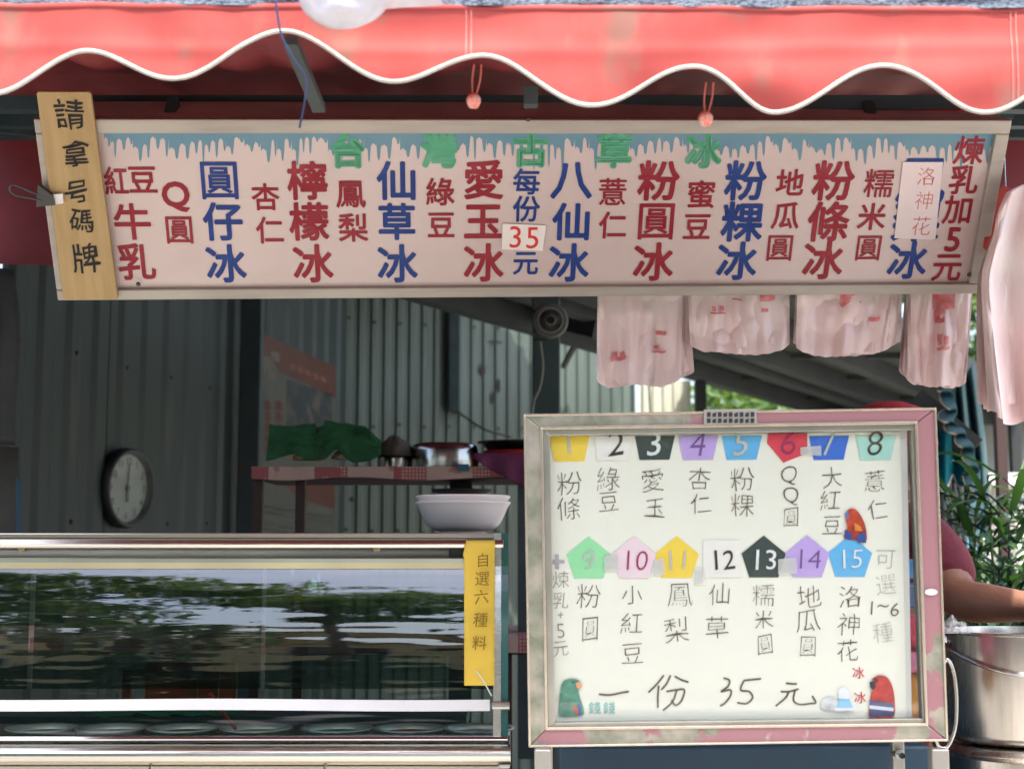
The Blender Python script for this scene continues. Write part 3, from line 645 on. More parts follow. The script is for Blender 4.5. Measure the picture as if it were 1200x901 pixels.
for i, (t, px, c, im) in enumerate(TOP):
    if t == '6': pts = [(900, 508), (946, 508), (946, 531), (918, 542), (899, 519)]
    elif t == '2': pts = [(697, 511), (742, 511), (736, 539.5), (700, 539.5)]
    else: pts = [(px - 24 + (1 if i else 0), 511), (px + 24, 510.5), (px + 17.5, 538.5 + (i == 0) * 2), (px - 17.5, 539 + (i == 0) * 2)]
    mb = MB(); mb.prism([BP.p(x, y, E0 + (.0006 * (i % 2))) for x, y in pts], BP.N * .001); tg = mb.build('number_card', pm[c], bd, label='%s card numbered %s in the top row' % (c, t))
    write(MB(), BP, [(t, px + (3 if t == '2' else 0), 519, 43)], E0 + .0026, off=-.012 if t not in '235' else .0, hand=.05, slant=.08, seed=i + 11).build('numeral', im, tg)
ROW = [('9', 690, 'green', inkg), ('10', 743, 'pink', inkr), ('11', 793, 'yellow', inkg), ('12', 846, 'white', inkd), ('13', 895, 'black', inkw), ('14', 946, 'lavender', inkp), ('15', 996, 'sky blue', inkw)]
for i, (t, px, c, im) in enumerate(ROW):
    cy = 655.5 - i * .3; pts = [(px, cy - 27), (px + 26, cy - 6), (px + 17, cy + 22), (px - 17, cy + 22), (px - 26, cy - 6)]
    if t == '12': pts = [(px - 22, cy - 22), (px + 22, cy - 22), (px + 22, cy + 22), (px - 22, cy + 22)]
    mb = MB(); mb.prism([BP.p(x, y, E0 + (.0006 * (i % 2))) for x, y in pts], BP.N * .001); tg = mb.build('number_card', pm[c], bd, label='%s card numbered %s in the middle row' % (c, t))
    write(MB(), BP, [(t[0], px - (7 if len(t) > 1 else 0), cy + 1, 34)] + ([(t[1], px + 9, cy + 1, 33)] if len(t) > 1 else []), E0 + .0026, off=-.012 if t not in ('12', '13') else .0, hand=.05, slant=.06, seed=i + 31).build('numeral', im, tg)
for (x0, x1, y) in ((708, 724, 651), (766, 778, 656), (814, 824, 667), (912, 933, 655), (938, 962, 524)):
    mb = MB(); mb.prism([BP.p(x, yy, E0 + .003) for x, yy in ((x0, y), (x1, y - 2), (x1 + 1, y + 17 if x0 != 938 else y + 10), (x0, y + 18 if x0 != 938 else y + 9))], BP.N * .0005); mb.build('tape_patch', mat('clear_tape', (.8, .8, .8), rough=.15, alpha=.55), bd)
COLS = [
 [('粉', 667, 566, 31), ('條', 667, 596, 30)], [('綠', 713, 561, 30), ('豆', 713, 588, 27)], [('愛', 765, 563, 30), ('玉', 767, 595, 27)], [('杏', 820, 561, 28), ('仁', 821, 590, 26)],
 [('粉', 870, 561, 31), ('粿', 870, 592, 30)], [('Q', 925, 557, 27), ('Q', 927, 581, 27), ('圓', 927, 606, 26, .8)], [('大', 975, 560, 27), ('紅', 973, 586, 27), ('豆', 975, 615, 26)], [('薏', 1025, 563, 28), ('仁', 1029, 597, 25)],
 [('粉', 690, 698, 31), ('圓', 691, 737, 33, .72)], [('小', 741, 697, 26), ('紅', 741, 730, 28), ('豆', 741, 766, 28)], [('鳳', 797, 697, 32), ('梨', 792, 738, 32)], [('仙', 843, 696, 28), ('草', 841, 735, 31)],
 [('糯', 895, 697, 29), ('米', 895, 726, 25), ('圓', 897, 755, 27, .8)], [('地', 948, 698, 30), ('瓜', 947, 727, 30), ('圓', 947, 757, 28, .8)], [('洛', 997, 699, 29), ('神', 995, 731, 29), ('花', 994, 762, 28)]]
for i, it in enumerate(COLS):
    write(MB(), BP, it, E0 + .0012, off=-.017, hand=.085, seed=i + 50).build('handwriting', inkb, bd)
light_ink = flat('marker_faded', (.5, .49, .46)); lilac = flat('marker_lilac', (.45, .4, .46))
write(MB(), BP, [('+', 653, 658, 34)], E0 + .0012, off=.02).build('handwriting', lilac, bd)
write(MB(), BP, [('煉', 657, 679, 22), ('乳', 657, 703, 21), ('+', 657, 720, 16), ('5', 657, 739, 24), ('元', 657, 760, 21)], E0 + .0012, off=-.016, hand=.05, seed=90).build('handwriting', flat('marker_mid', (.25, .22, .2)), bd)
write(MB(), BP, [('可', 1038, 655, 26), ('選', 1038, 685, 27), ('種', 1035, 741, 26)], E0 + .0012, off=-.016, hand=.05, seed=91).build('handwriting', light_ink, bd)
write(MB(), BP, [('1', 1022, 712, 24), ('~', 1035, 710, 26), ('6', 1049, 714, 24)], E0 + .0012, off=-.012, hand=.04, slant=.1, seed=92).build('handwriting', inkb, bd)
# bottom line, brushed with strokes
mb = MB(); K = E0 + .0012
for s_ in ([(702, 813), (715, 814), (730, 811), (737, 810)], [(778, 791), (770, 801), (760, 811)], [(772, 803), (771, 815), (771, 829)], [(786, 791), (781, 801), (775, 808)], [(791, 792), (798, 796), (807, 799)],
           [(781, 810), (793, 808), (802, 808), (799, 820), (792, 826), (787, 820)], [(793, 809), (788, 822), (777, 832)],
           [(848, 794), (855, 797), (853, 804), (845, 810), (856, 808), (856, 815), (850, 823), (844, 827)], [(872, 797), (868, 808), (878, 810), (882, 817), (875, 824), (864, 823)], [(872, 797), (882, 796), (892, 795)],
           [(921, 800), (928, 801), (934, 801)], [(915, 810), (925, 810), (936, 807)], [(925, 810), (920, 818), (909, 827)], [(932, 808), (930, 820), (937, 825), (950, 824), (956, 823), (952, 815)]):
    stroke(mb, BP, s_, 2.1, K)
mb.build('handwriting', inkb, bd)
write(MB(), BP, [('冰', 1006, 788, 15), ('冰', 1008, 817, 15)], K, off=.003).build('lettering', flat('red_print', (.62, .03, .05)), bd)
write(MB(), BP, [('錢', 697, 829, 15), ('錢', 714, 829, 15)], K, off=.002).build('lettering', flat('teal_print', (.2, .5, .48)), bd)
# parrot pictures (flat cut-outs)
def cut(name, root, base, shapes, label):
    first = None
    for k, (pts, c) in enumerate(shapes):
        sm = catmull([(x, y, 0) for x, y in pts] + [(pts[0][0], pts[0][1], 0)], 4)[:-1] if len(pts) > 4 else [Vector((x, y, 0)) for x, y in pts]
        mb = MB(); mb.prism([BP.p(v.x, v.y, E0 + .002 + k * .0006) for v in sm], BP.N * .0005)
        o = mb.build(name if k == 0 else 'patch', flat('print_%s_%d' % (base, k), c, .35) if k else mat('print_' + base, c, tuple(q * .55 for q in c), scale=70, rough=.35), root if k == 0 else first)
        if k == 0: first = o; o['label'] = label
cut('bird_picture', bd, 'green_bird', [([(661, 797), (668, 795), (677, 796), (681, 801), (678, 808), (680, 818), (684, 830), (683, 837), (670, 839), (656, 838), (655, 826), (657, 812), (658, 802)], (.11, .33, .24)),
  ([(675, 800), (680, 799), (682, 803), (679, 807), (676, 805)], (.75, .35, .18)), ([(671, 827), (675, 826), (679, 836), (675, 837)], (.6, .12, .08)), ([(677, 824), (681, 828), (681, 837), (678, 836)], (.05, .12, .4)), ([(670, 798), (674, 798), (674, 800), (670, 800)], (.04, .1, .08)), ([(656, 812), (660, 812), (661, 830), (656, 832)], (.08, .24, .18))], 'small green bird picture in the lower left corner')
cut('bird_picture', bd, 'red_bird', [([(1022, 795), (1030, 791), (1039, 793), (1045, 802), (1048, 815), (1048, 838), (1034, 840), (1019, 839), (1019, 825), (1021, 812), (1024, 806)], (.62, .06, .05)),
  ([(1019, 820), (1047, 824), (1048, 838), (1019, 839)], (.07, .08, .2)), ([(1019, 826), (1047, 829), (1047, 833), (1019, 830)], (.6, .65, .72)), ([(1019, 799), (1024, 798), (1026, 804), (1023, 808), (1020, 804)], (.04, .04, .05)), ([(1025, 795), (1029, 795), (1029, 798), (1025, 798)], (.05, .04, .04))], 'small red bird picture in the lower right corner')
cut('bird_picture', bd, 'red_bird_upper', [([(991, 601), (996, 596), (1003, 597), (1010, 606), (1015, 620), (1015, 634), (1003, 633), (989, 630), (993, 618), (991, 609)], (.62, .08, .04)), ([(990, 601), (994, 599), (995, 607), (992, 609)], (.15, .2, .4)),
  ([(990, 620), (997, 624), (1000, 632), (990, 631)], (.06, .09, .3)), ([(1003, 628), (1014, 622), (1015, 636), (1006, 636)], (.06, .09, .3)), ([(1001, 612), (1008, 616), (1011, 622), (1002, 622)], (.75, .25, .07))], 'small red bird picture above card fifteen')
cut('ice_picture', bd, 'ice', [([(963, 820), (972, 816), (980, 819), (986, 829), (970, 832), (962, 828)], (.74, .76, .8)), ([(980, 829), (984, 818), (995, 818), (1000, 830)], (.25, .56, .8)), ([(983, 818), (983, 809), (988, 805), (994, 809), (995, 818)], (.78, .8, .86)), ([(978, 829), (1001, 829), (1001, 832), (978, 833)], (.74, .76, .82))], 'small drawing of shaved ice')
# vent label, oval, glass
mb = MB(); mb.prism([BP.p(x, y, .009) for x, y in ((825, 480), (886, 479), (887, 496.5), (825, 497.5))], BP.N * .0015); vg = mb.build('vent_plate', mat('grey_vent', (.4, .38, .34), rough=.5), bd)
for r_ in range(2):
    for i in range(9):
        x = 828.5 + i * 6.4; y = 483 + r_ * 7.2; mb = MB(); mb.prism([BP.p(a, b, .0108) for a, b in ((x, y + (1.5 if i % 2 else 0)), (x + 4.3, y), (x + 4.3, y + 5.2), (x, y + 5.6))], BP.N * .0008); mb.build('slot', black_pl, vg)
pts = [(1091 + 7.5 * math.cos(a * .4), 693.5 + 3.8 * math.sin(a * .4)) for a in range(16)]
mb = MB(); mb.prism([BP.p(x, y, .0075) for x, y in pts][::-1], BP.N * .002); mb.build('oval_plug', white_pl, bd)
mb = MB(); mb.prism([BP.p(x, y, -.006) for x, y in ((638, 505), (1070, 499), (1082, 845), (643, 850))], BP.N * .002); mb.build('glass_pane', glassmat('board_glass', (.98, .99, .98), f0=.035), bd)
leg_m = mat('leg_steel', (.5, .48, .43), (.42, .41, .37), scale=5, rough=.35, metal=.8)
for px0, px1 in ((626, 645), (1085, 1105)):
    a = BP.p(px0, 872, -.006); b = BP.p(px1, 872, -.006); bx(a.x, b.x, 2.185, 2.21, 0, a.z - .003, 'leg', leg_m, bd, .002)
a = BP.p(1046, 872, -.04); b = BP.p(1060, 872, -.04); bx(a.x, b.x, 2.25, 2.27, 0, a.z + .01, 'rear_leg', leg_m, bd, .002)
a = BP.p(634, 872, -.04); bx(a.x, a.x + .018, 2.25, 2.27, 0, a.z + .01, 'rear_leg', leg_m, bd, .002)
c = at(1055, 884, 2.235); MB().lathe(c, [(.0045, -.012), (.0045, .0), (.0075, 0), (.0075, .03), (.0, .03)], 20, axis=(0, 1, 0)).build('bracket_tube', steel, bd)
MB().lathe(c + Vector((0, -.008, 0)), [(0, 0), (.0045, 0)], 16, axis=(0, 1, 0)).build('tube_bore', black_pl, bd)

# ================================================================== SERVING TABLE, POTS
tab = thing('serving_table', 'steel work table hung with dark blue cloth behind the menu board', 'table', (.85, 2.75, 0))
TZ = at(1150, 893, 2.6).z - .115
bx(.03, 1.75, 2.42, 3.02, TZ - .03, TZ, 'table_top', steel, tab, .003)
for x in (.06, 1.70):
    for y in (2.45, 2.98): bx(x - .015, x + .015, y - .015, y + .015, 0, TZ - .031, 'leg', leg_m, tab)
def skirt(u, v): return Vector((.045 + 1.65 * u, 2.435 + .012 * math.sin(u * 44) * (1 - v), .1 + (TZ - .032 - .1) * v))
o = MB().grid(skirt, 120, 6).build('table_skirt', mat('dark_blue_cloth', (.012, .045, .075), (.01, .035, .06), rough=.8), smooth=True)
tag(o, 'dark blue cloth hanging below the menu board', 'cloth')
o = bx(.08, .72, 2.5, 2.9, TZ + .001, zc(873, 2.5), 'storage_crate', mat('dark_blue_crate', (.015, .05, .085), rough=.5), None, .006); tag(o, 'dark blue plastic crate on the table behind the menu board', 'crate')
mb = MB()
PC = Vector((at(1109, 800, 2.62).x + .135, 2.62, 0)); PR = .135; pz1 = at(1150, 744, 2.46).z; pz0 = at(1150, 880, 2.46).z
potm = mat('pot_steel', (.64, .60, .54), (.46, .43, .39), scale=3, rough=.27, metal=1, stretch=(10, 10, .5), bump=.03, bscale=14, rvar=.09)
pt = thing('steel_pail', 'tall stainless steel pail with a thin bail handle at the right edge, under the arm', 'pot', (PC.x, PC.y, pz0))
MB().lathe((PC.x, PC.y, pz0), [(0, 0), (PR - .012, 0), (PR - .003, .006), (PR, .016), (PR, pz1 - pz0 - .006), (PR + .004, pz1 - pz0 - .004), (PR + .004, pz1 - pz0), (PR - .001, pz1 - pz0), (PR - .003, pz1 - pz0 - .01), (PR - .006, .02), (0, .018)], 72).build('body', potm, pt, smooth=True).modifiers.new('b', 'EDGE_SPLIT').split_angle = R(50)
hp = [Vector((PC.x + (PR + .006) * math.cos(a), PC.y - (PR + .008) * math.sin(a), pz1 - .018 - .055 * math.sin(a))) for a in [math.pi - math.pi * i / 30 for i in range(31)]]
MB().lathe((PC.x, PC.y, pz1 - .012), [(0, 0), (PR - .004, 0)], 64).build('dark_filler', mat('filler_black', (.012, .008, .006), rough=.25), pt)  # dark disc added below the rim to cover the bright inside of the pail
MB().tube(hp, .0035, 8).build('bail_handle', chrome, pt, smooth=True)
for sx in (-1, 1): MB().lathe((PC.x + sx * (PR + .002), PC.y, pz1 - .018), [(0, -.008), (.01, -.008), (.012, .008), (0, .008)], 16, axis=(1, 0, 0)).build('handle_lug', chrome, pt)
ha = [at(px, py, 2.40) for px, py in ((1110, 772), (1115, 779), (1119, 795), (1121, 820), (1120, 848), (1115, 866), (1108, 876), (1098, 870), (1095, 830), (1098, 790))]
o = MB().tube(catmull(ha + [ha[0]], 5)[:-1], .003, 10, closed=True).build('ladle_ring', steel, smooth=True); tag(o, 'polished oval steel ring handle leaning between the menu board and the pail', 'handle')
lz = pz0 - .003
t = MB().lathe((PC.x + .01, PC.y, TZ + .001), [(0, 0), (.15, 0), (.158, .01), (.158, lz - TZ - .022), (.166, lz - TZ - .018), (.168, lz - TZ - .012), (.158, lz - TZ - .004), (0, lz - TZ - .003)], 64).build('pot', potm, smooth=True)
t.modifiers.new('b', 'EDGE_SPLIT').split_angle = R(50); tag(t, 'wide steel pot with a rolled rim under the pail', 'pot')
def pb(u, v):
    q = at(1096 + 42 * u, 742 - (4 + 15 * math.sin(math.pi * min(1, u * 1.1)) ** .7 + 3 * math.sin(u * 17)) * v, 2.50 + .03 * v); q.y += .012 * noise.noise(Vector((u * 8, v * 6, 1))); return q
film = mat('clear_bag_film', (.6, .6, .58), rough=.2, alpha=.45, spec=.8, bump=.5, bscale=30)
tag(MB().grid(pb, 24, 10).build('clear_bag', film, smooth=True), 'crumpled clear plastic bag on the pail rim beside the board frame', 'bag')
# things seen through the strip of glass right of the menu paper
for nm, (px0, px1, py0, py1), m, lb, ct in (
    ('blue_tub', (1060, 1082, 655, 678), mat('blue_tub', (.03, .17, .4), rough=.4), 'blue plastic tub seen through the glass right of the number cards', 'tub'),
    ('blue_box', (1060, 1084, 684, 712), mat('navy_box', (.03, .08, .2), rough=.5), 'navy box seen through the glass right of the faded writing', 'box')):
    a = at(px0 - 14, py1, 2.5); b = at(px1, py0, 2.5); mb = MB(); mb.prism([(a.x, 2.5, a.z), (b.x, 2.5, a.z), (b.x + .006, 2.5, b.z), (a.x - .006, 2.5, b.z)], (0, .1, 0)); tag(mb.build(nm, m, bevel=.004), lb, ct)
def crumple(px0, px1, py0, py1, Y, name, m, lb, ct, seed):
    a = at(px0, py1, Y); b = at(px1, py0, Y); c = (a + b) / 2; rx, rz = (b.x - a.x) / 2, (b.z - a.z) / 2; rx = max(rx, .03)
    mb = MB(); mb.grid(lambda u, v: c + Vector((rx * math.sin(math.pi * v) * math.cos(2 * math.pi * u), .05 * math.sin(math.pi * v) * math.sin(2 * math.pi * u), -rz * math.cos(math.pi * v))) * (1 + .22 * noise.noise(Vector((math.cos(2 * math.pi * u) * 1.6, v * 4, seed + math.sin(2 * math.pi * u) * 1.6)))), 28, 18)
    tag(mb.build(name, m, smooth=True), lb, ct)
crumple(1055, 1082, 722, 762, 2.47, 'red_package', mat('red_foil', (.6, .04, .09), rough=.25, bump=.6, bscale=30), 'shiny red package seen through the glass above the pink one', 'package', 1)
crumple(1055, 1082, 760, 788, 2.46, 'pink_package', mat('pink_foil', (.6, .2, .32), rough=.35), 'pink package seen through the glass between the red and amber ones', 'package', 2)
crumple(1052, 1084, 786, 846, 2.45, 'amber_jar', mat('amber_syrup', (.42, .2, .04), (.3, .12, .02), scale=20, rough=.2), 'amber jar seen through the glass at the lower right of the board', 'jar', 3)

# ================================================================== PLASTIC BAG BUNDLES
film_m = mat('milky_bag_film', (.96, .91, .89), (.96, .76, .75), scale=9, rough=.22, bump=.35, bscale=22, stretch=(1, 1, .4), trans=.12, transc=(.95, .8, .75), alpha=.04, spec=.8)
print_m = mat('red_bag_print', (.72, .12, .15), (.7, .3, .3), scale=60, rough=.4, alpha=.12)
def bundle(topL, topR, botL, botR, Y, n, label, seed, prints=(), fan=.3, top=(0, 0)):
    rn = random.Random(seed); base = at((topL[0] + topR[0]) / 2, topL[1], Y)
    Y -= .06 if seed < 4 else -.015
    root = thing('bag_bundle', label, 'plastic bags', base, 'bundles of plastic carrier bags hanging from the sign')
    front = None
    for k in range(n):
        f = k / max(1, n - 1); inset = fan * f; jb = rn.uniform(-1.5, 2.5); ph = rn.uniform(0, 6); sh = rn.uniform(-1, 1) * 3
        def fn(u, v, k=k, f=f, jb=jb, ph=ph, sh=sh, inset=inset):
            xl = topL[0] + (botL[0] - topL[0]) * v; xr = topR[0] + (botR[0] - topR[0]) * v
            if seed % 2: xr2 = xr - inset * (xr - xl) * .35 * v; xl2 = xl
            else: xl2 = xl + inset * (xr - xl) * .35 * v; xr2 = xr
            px = xl2 + (xr2 - xl2) * u + sh * v
            yb = botL[1] + (botR[1] - botL[1]) * u + jb + (7 * f - 3) + 1.8 * math.sin(u * 9 + ph) + .5 * math.sin(u * 47 + ph) - 9 * abs(2 * u - 1) ** 7
            yt = topL[1] + (topR[1] - topL[1]) * u
            py = yt + (yb - yt) * v
            y = Y - .005 * k + (.008 * math.sin(u * 11 + ph) + .003 * math.sin(u * 27 + 2 * ph)) * (.35 + .65 * v) + .016 * noise.noise(Vector((u * 3 + seed, v * 6, k * .6))) + .005 * noise.noise(Vector((u * 9 + seed, v * 18, k)))
            return at(px, py, y)
        MB().grid(fn, 44, 16).build('bag', film_m, root, smooth=True); front = fn
    for (x0, x1, y0, y1) in prints:
        def inv(px, py):
            u, v = .5, .8
            for _ in range(12):
                d = front(u, v) - EYE; z = d.y * _c + d.z * _s; X_ = 600 + F_PX * d.x / z; Y_ = 450.5 - F_PX * (-d.y * _s + d.z * _c) / z
                u += (px - X_) / (topR[0] - topL[0]); v += (py - Y_) / (botL[1] - topL[1])
            return u, v
        (ua, va), (ub, vb) = inv(x0, y0), inv(x1, y1)
        MB().grid(lambda a, b: front(ua + (ub - ua) * a, va + (vb - va) * b) + Vector((0, -.004, 0)), 8, 6).build('printed_mark', print_m, root, smooth=True)
    return root
bundle((701, 250), (800, 250), (702, 447), (812, 446), 2.86, 7, 'bundle of milky bags with small red marks, leftmost under the sign', 1, ((716, 733, 419, 421.5), (718, 723, 413, 418), (726, 731, 413, 418), (764, 780, 411, 413.5), (766, 771, 405, 410), (768, 780, 388, 393)), .5)
bundle((803, 250), (925, 250), (806, 410), (924, 410), 2.84, 5, 'flat wide bundle of milky bags hanging above the foliage gap, second under the sign', 2, ((832, 850, 366, 368.5), (834, 839, 359, 365), (843, 848, 359, 365), (858, 870, 350, 353), (890, 908, 346, 352), (892, 900, 362, 366)), .15)
bundle((937, 250), (1061, 250), (932, 413), (1056, 413), 2.85, 8, 'splayed bundle of milky bags with a smudged red print, third under the sign', 3, ((984, 1004, 346, 354), (982, 1008, 356, 360), (1018, 1030, 372, 376)), .6)
bundle((1068, 250), (1147, 250), (1054, 445), (1130, 450), 2.8, 8, 'bundle of milky bags with large red print under the right end of the sign', 4, ((1092, 1118, 345, 362), (1094, 1106, 364, 378), (1097, 1112, 407, 409.5), (1098, 1103, 392, 404), (1106, 1111, 394, 404)), .4)
# the big bundle tied at the right edge
root = thing('bag_bundle', 'long knotted bundle of milky bags hanging at the right edge beside the sign', 'plastic bags', at(1190, 220, 2.6), 'bundles of plastic carrier bags hanging from the sign')
for k in range(8):
    def fn(u, v, k=k):
        neck = math.exp(-((v - .22) / .12) ** 2) * .55; lx = 1188 - (40 - 34 * max(0, 1 - v * 4)) * (1 - neck * .6) + 10 * v * v + 3 * math.sin(k); rx = 1268 - 26 * neck
        px = lx + (rx - lx) * u + (k - 3) * 4 * v * (1 - u); py = 212 + (268 + 5 * math.sin(u * 9 + k) + 3 * k * v - 8) * v + 14 * (1 - v) * (2 * u - 1) ** 2
        return at(px, py, 2.62 - .006 * k + .02 * math.sin(u * 15 + k * .7) * (.3 + v) + .01 * noise.noise(Vector((u * 5, v * 6, k))))
    MB().grid(fn, 50, 30).build('bag', film_m, root, smooth=True)
redf = mat('red_bag_film', (.6, .1, .08), (.5, .07, .06), rough=.35, trans=.35)
MB().grid(lambda u, v: at(1152 + 10 * v + 22 * u, 290 - 60 * v - 14 * u * v + 4 * math.sin(u * 8), 2.68), 10, 10).build('red_bag', redf, root, smooth=True)
MB().tube([at(695, 262, 2.835), at(1290, 262, 2.82)], .004, 8).build('hanging_rod', steel); tag(bpy.data.objects['hanging_rod'], 'thin steel rod behind the sign carrying the plastic bags', 'rod')
for px in (700, 1180): MB().tube([at(px, 262, 2.83), Vector((at(px, 262, 2.83).x, 2.83, 2.28))], .002, 6).build('rod_wire', steel, bpy.data.objects['hanging_rod'])

# ================================================================== SHELF, BASINS, TOWEL
YSH = 3.6; shz = at(450, 547, YSH).z; sx0 = at(297, 550, YSH).x; sx1 = at(628, 550, YSH).x
sh = thing('shelf_rack', 'dark red rack with a raised shelf behind the glass case', 'shelf', ((sx0 + sx1) / 2, 3.75, 0))
bx(sx0, sx1, YSH + .002, YSH + .36, shz - .03, shz - .002, 'shelf_board', red_post, sh)
for px in (302, 352): q = at(px, 600, YSH + .04); bx(q.x - .012, q.x + .012, YSH + .03, YSH + .055, .86, shz - .031, 'post', red_post, sh)
for px in (540, 620): q = at(px, 600, YSH + .2); bx(q.x - .03, q.x + .03, YSH + .2, YSH + .26, .86, shz - .031, 'post', dark_steel, sh)
q = at(540, 575, YSH + .1); MB().lathe((q.x, YSH + .12, q.z - .01), [(0, 0), (.05, 0), (.075, .008), (.08, .014)], 28).build('socket_plate', black_pl, sh, smooth=True)
def plaid(name):
    m = bpy.data.materials.new(name); m.use_nodes = True; n = m.node_tree.nodes; L = m.node_tree.links; b = n['Principled BSDF']; b.inputs['Roughness'].default_value = .55
    tc = n.new('ShaderNodeTexCoord'); acc = None
    for ax, sc, off, wd in (('X', 5, 0, .42), ('X', 115, 0, .4), ('Z', 115, 0, .4), ('Y', 115, 0, .4)):
        sp = n.new('ShaderNodeSeparateXYZ'); L.new(tc.outputs['Object'], sp.inputs[0]); a = n.new('ShaderNodeMath'); a.operation = 'MULTIPLY'; a.inputs[1].default_value = sc; L.new(sp.outputs[ax], a.inputs[0])
        f = n.new('ShaderNodeMath'); f.operation = 'FRACT'; L.new(a.outputs[0], f.inputs[0]); g_ = n.new('ShaderNodeMath'); g_.operation = 'LESS_THAN'; g_.inputs[1].default_value = wd; L.new(f.outputs[0], g_.inputs[0])
        if sc == 5: band = g_
        else:
            if acc is None: acc = g_
            else:
                mx_ = n.new('ShaderNodeMath'); mx_.operation = 'MAXIMUM'; L.new(acc.outputs[0], mx_.inputs[0]); L.new(g_.outputs[0], mx_.inputs[1]); acc = mx_
    t = n.new('ShaderNodeMath'); t.operation = 'MULTIPLY'; L.new(band.outputs[0], t.inputs[0]); L.new(acc.outputs[0], t.inputs[1])
    nz = n.new('ShaderNodeTexNoise'); nz.inputs['Scale'].default_value = 28; L.new(tc.outputs['Object'], nz.inputs[0]); r_ = n.new('ShaderNodeValToRGB'); r_.color_ramp.elements[0].position = .56; r_.color_ramp.elements[1].position = .6; L.new(nz.outputs[0], r_.inputs[0])
    iv = n.new('ShaderNodeMath'); iv.operation = 'MAXIMUM'; L.new(t.outputs[0], iv.inputs[0]); s_ = n.new('ShaderNodeMath'); s_.operation = 'MULTIPLY'; s_.inputs[1].default_value = .6; L.new(r_.outputs[0], s_.inputs[0]); L.new(s_.outputs[0], iv.inputs[1])
    mx = n.new('ShaderNodeMix'); mx.data_type = 'RGBA'; mx.inputs['A'].default_value = (.56, .38, .32, 1); mx.inputs['B'].default_value = (.36, .09, .095, 1); L.new(iv.outputs[0], mx.inputs['Factor']); L.new(mx.outputs['Result'], b.inputs['Base Color']); return m
plm = plaid('red_plaid_oilcloth')
def shelfcloth(x0, x1, Y, z, drop, depth, name, label):
    def fn(u, v):
        x = x0 + (x1 - x0) * u
        if v < .5: return Vector((x, Y + depth * (1 - v * 2), z))
        t = (v - .5) * 2; return Vector((x, Y - .004 - .004 * math.sin(u * 30) * t, z - t * (drop + .004 * math.sin(u * 13))))
    tag(MB().grid(fn, 60, 10).build(name, plm, solid=.001), label, 'tablecloth')
shelfcloth(sx0 - .004, sx1, YSH, shz, .030, .34, 'shelf_cloth', 'red and cream checked oilcloth over the raised shelf under the steel basin')
mb = MB(); q = at(543, 548, YSH - .012); mb.box(q.x - .014, q.x + .014, q.y - .001, q.y, q.z - .009, q.z + .009); tag(mb.build('blue_tag', mat('blue_tag', (.02, .14, .22), rough=.4)), 'small blue tag stuck on the edge of the checked shelf cloth', 'tag')
# table behind the case
tz = at(400, 748, YSH - .05).z
wt = thing('worktable', 'dark wooden worktable behind the glass case under a checked cloth', 'table', (-.6, 3.8, 0))
bx(-1.62, .05, 3.56, 4.2, tz - .04, tz - .001, 'table_top', red_post, wt)
for x in (-1.55, -.02):
    for y in (3.6, 4.15): bx(x - .02, x + .02, y - .02, y + .02, 0, tz - .041, 'leg', red_post, wt)
bx(-1.5, -.04, 3.62, 4.1, .42, .45, 'lower_shelf', red_post, wt)
shelfcloth(-1.62, .05, 3.55, tz + .001, .035, .6, 'table_cloth', 'checked oilcloth on the worktable seen through the glass case')
for o in (sh,):
    pass
def crate(px0, px1, py0, py1, Y, m, lb):
    a = at(px0, py1, Y); b = at(px1, py0, Y); r = thing('wooden_crate', lb, 'crate', (a.x, Y, a.z)); h = b.z - a.z
    bx(a.x, b.x, Y, Y + .012, b.z - .02, b.z, 'rail', m, r); bx(a.x, b.x, Y, Y + .012, a.z, a.z + .02, 'rail', m, r)
    for x in (a.x, b.x - .02, (a.x + b.x) / 2 + .04): bx(x, x + .018, Y + .0005, Y + .0115, a.z + .0205, b.z - .0205, 'upright', m, r)
    bx(a.x, b.x, Y + .2, Y + .212, a.z, b.z, 'back_board', m, r); bx(a.x + .001, b.x - .001, Y + .0125, Y + .1995, a.z, a.z + .01, 'base', m, r); return r
crate(142, 257, 784, 838, 3.2, mat('orange_wood', (.4, .09, .03), (.3, .06, .02), scale=5, rough=.5, stretch=(2, 20, 20)), 'orange red wooden crate seen through the glass case')
bx(at(142, 838, 3.2).x - .5, -.1, 3.19, 3.45, at(142, 838, 3.2).z - .03, at(142, 838, 3.2).z - .001, 'side_ledge', dark_steel, sh)
c = at(355, 747, 3.72); t = thing('steel_canister', 'tall shiny steel canister with a lid seen through the case glass', 'canister', (c.x, 3.72, tz + .003))
MB().lathe((c.x, 3.72, tz + .003), [(0, 0), (.05, 0), (.05, .10), (.053, .105), (.053, .112)], 32).build('body', chrome, t, smooth=True)
MB().lathe((c.x, 3.72, tz + .115), [(.048, 0), (.045, .055), (.035, .06), (0, .062)], 32).build('lid', chrome, t, smooth=True)
for px, c_, h_ in ((500, (.05, .12, .1), .10), (90, (.25, .2, .1), .08), (455, (.3, .28, .25), .07), (205, (.2, .21, .2), .06)):
    c = at(px, 747, 3.75); o = MB().lathe((c.x, 3.75, tz + .003), [(0, 0), (.03, 0), (.033, .01), (.033, h_ * .7), (.015, h_ * .85), (.013, h_), (0, h_)], 20).build('jar', mat('jar_glaze', c_, rough=.25), smooth=True)
    tag(o, {500: 'dark green bottle on the worktable behind the right of the case', 90: 'brown bottle on the worktable behind the left of the case', 455: 'grey bottle on the worktable beside the dark green one', 205: 'squat grey bottle on the worktable left of the steel canister'}[px], 'bottle')

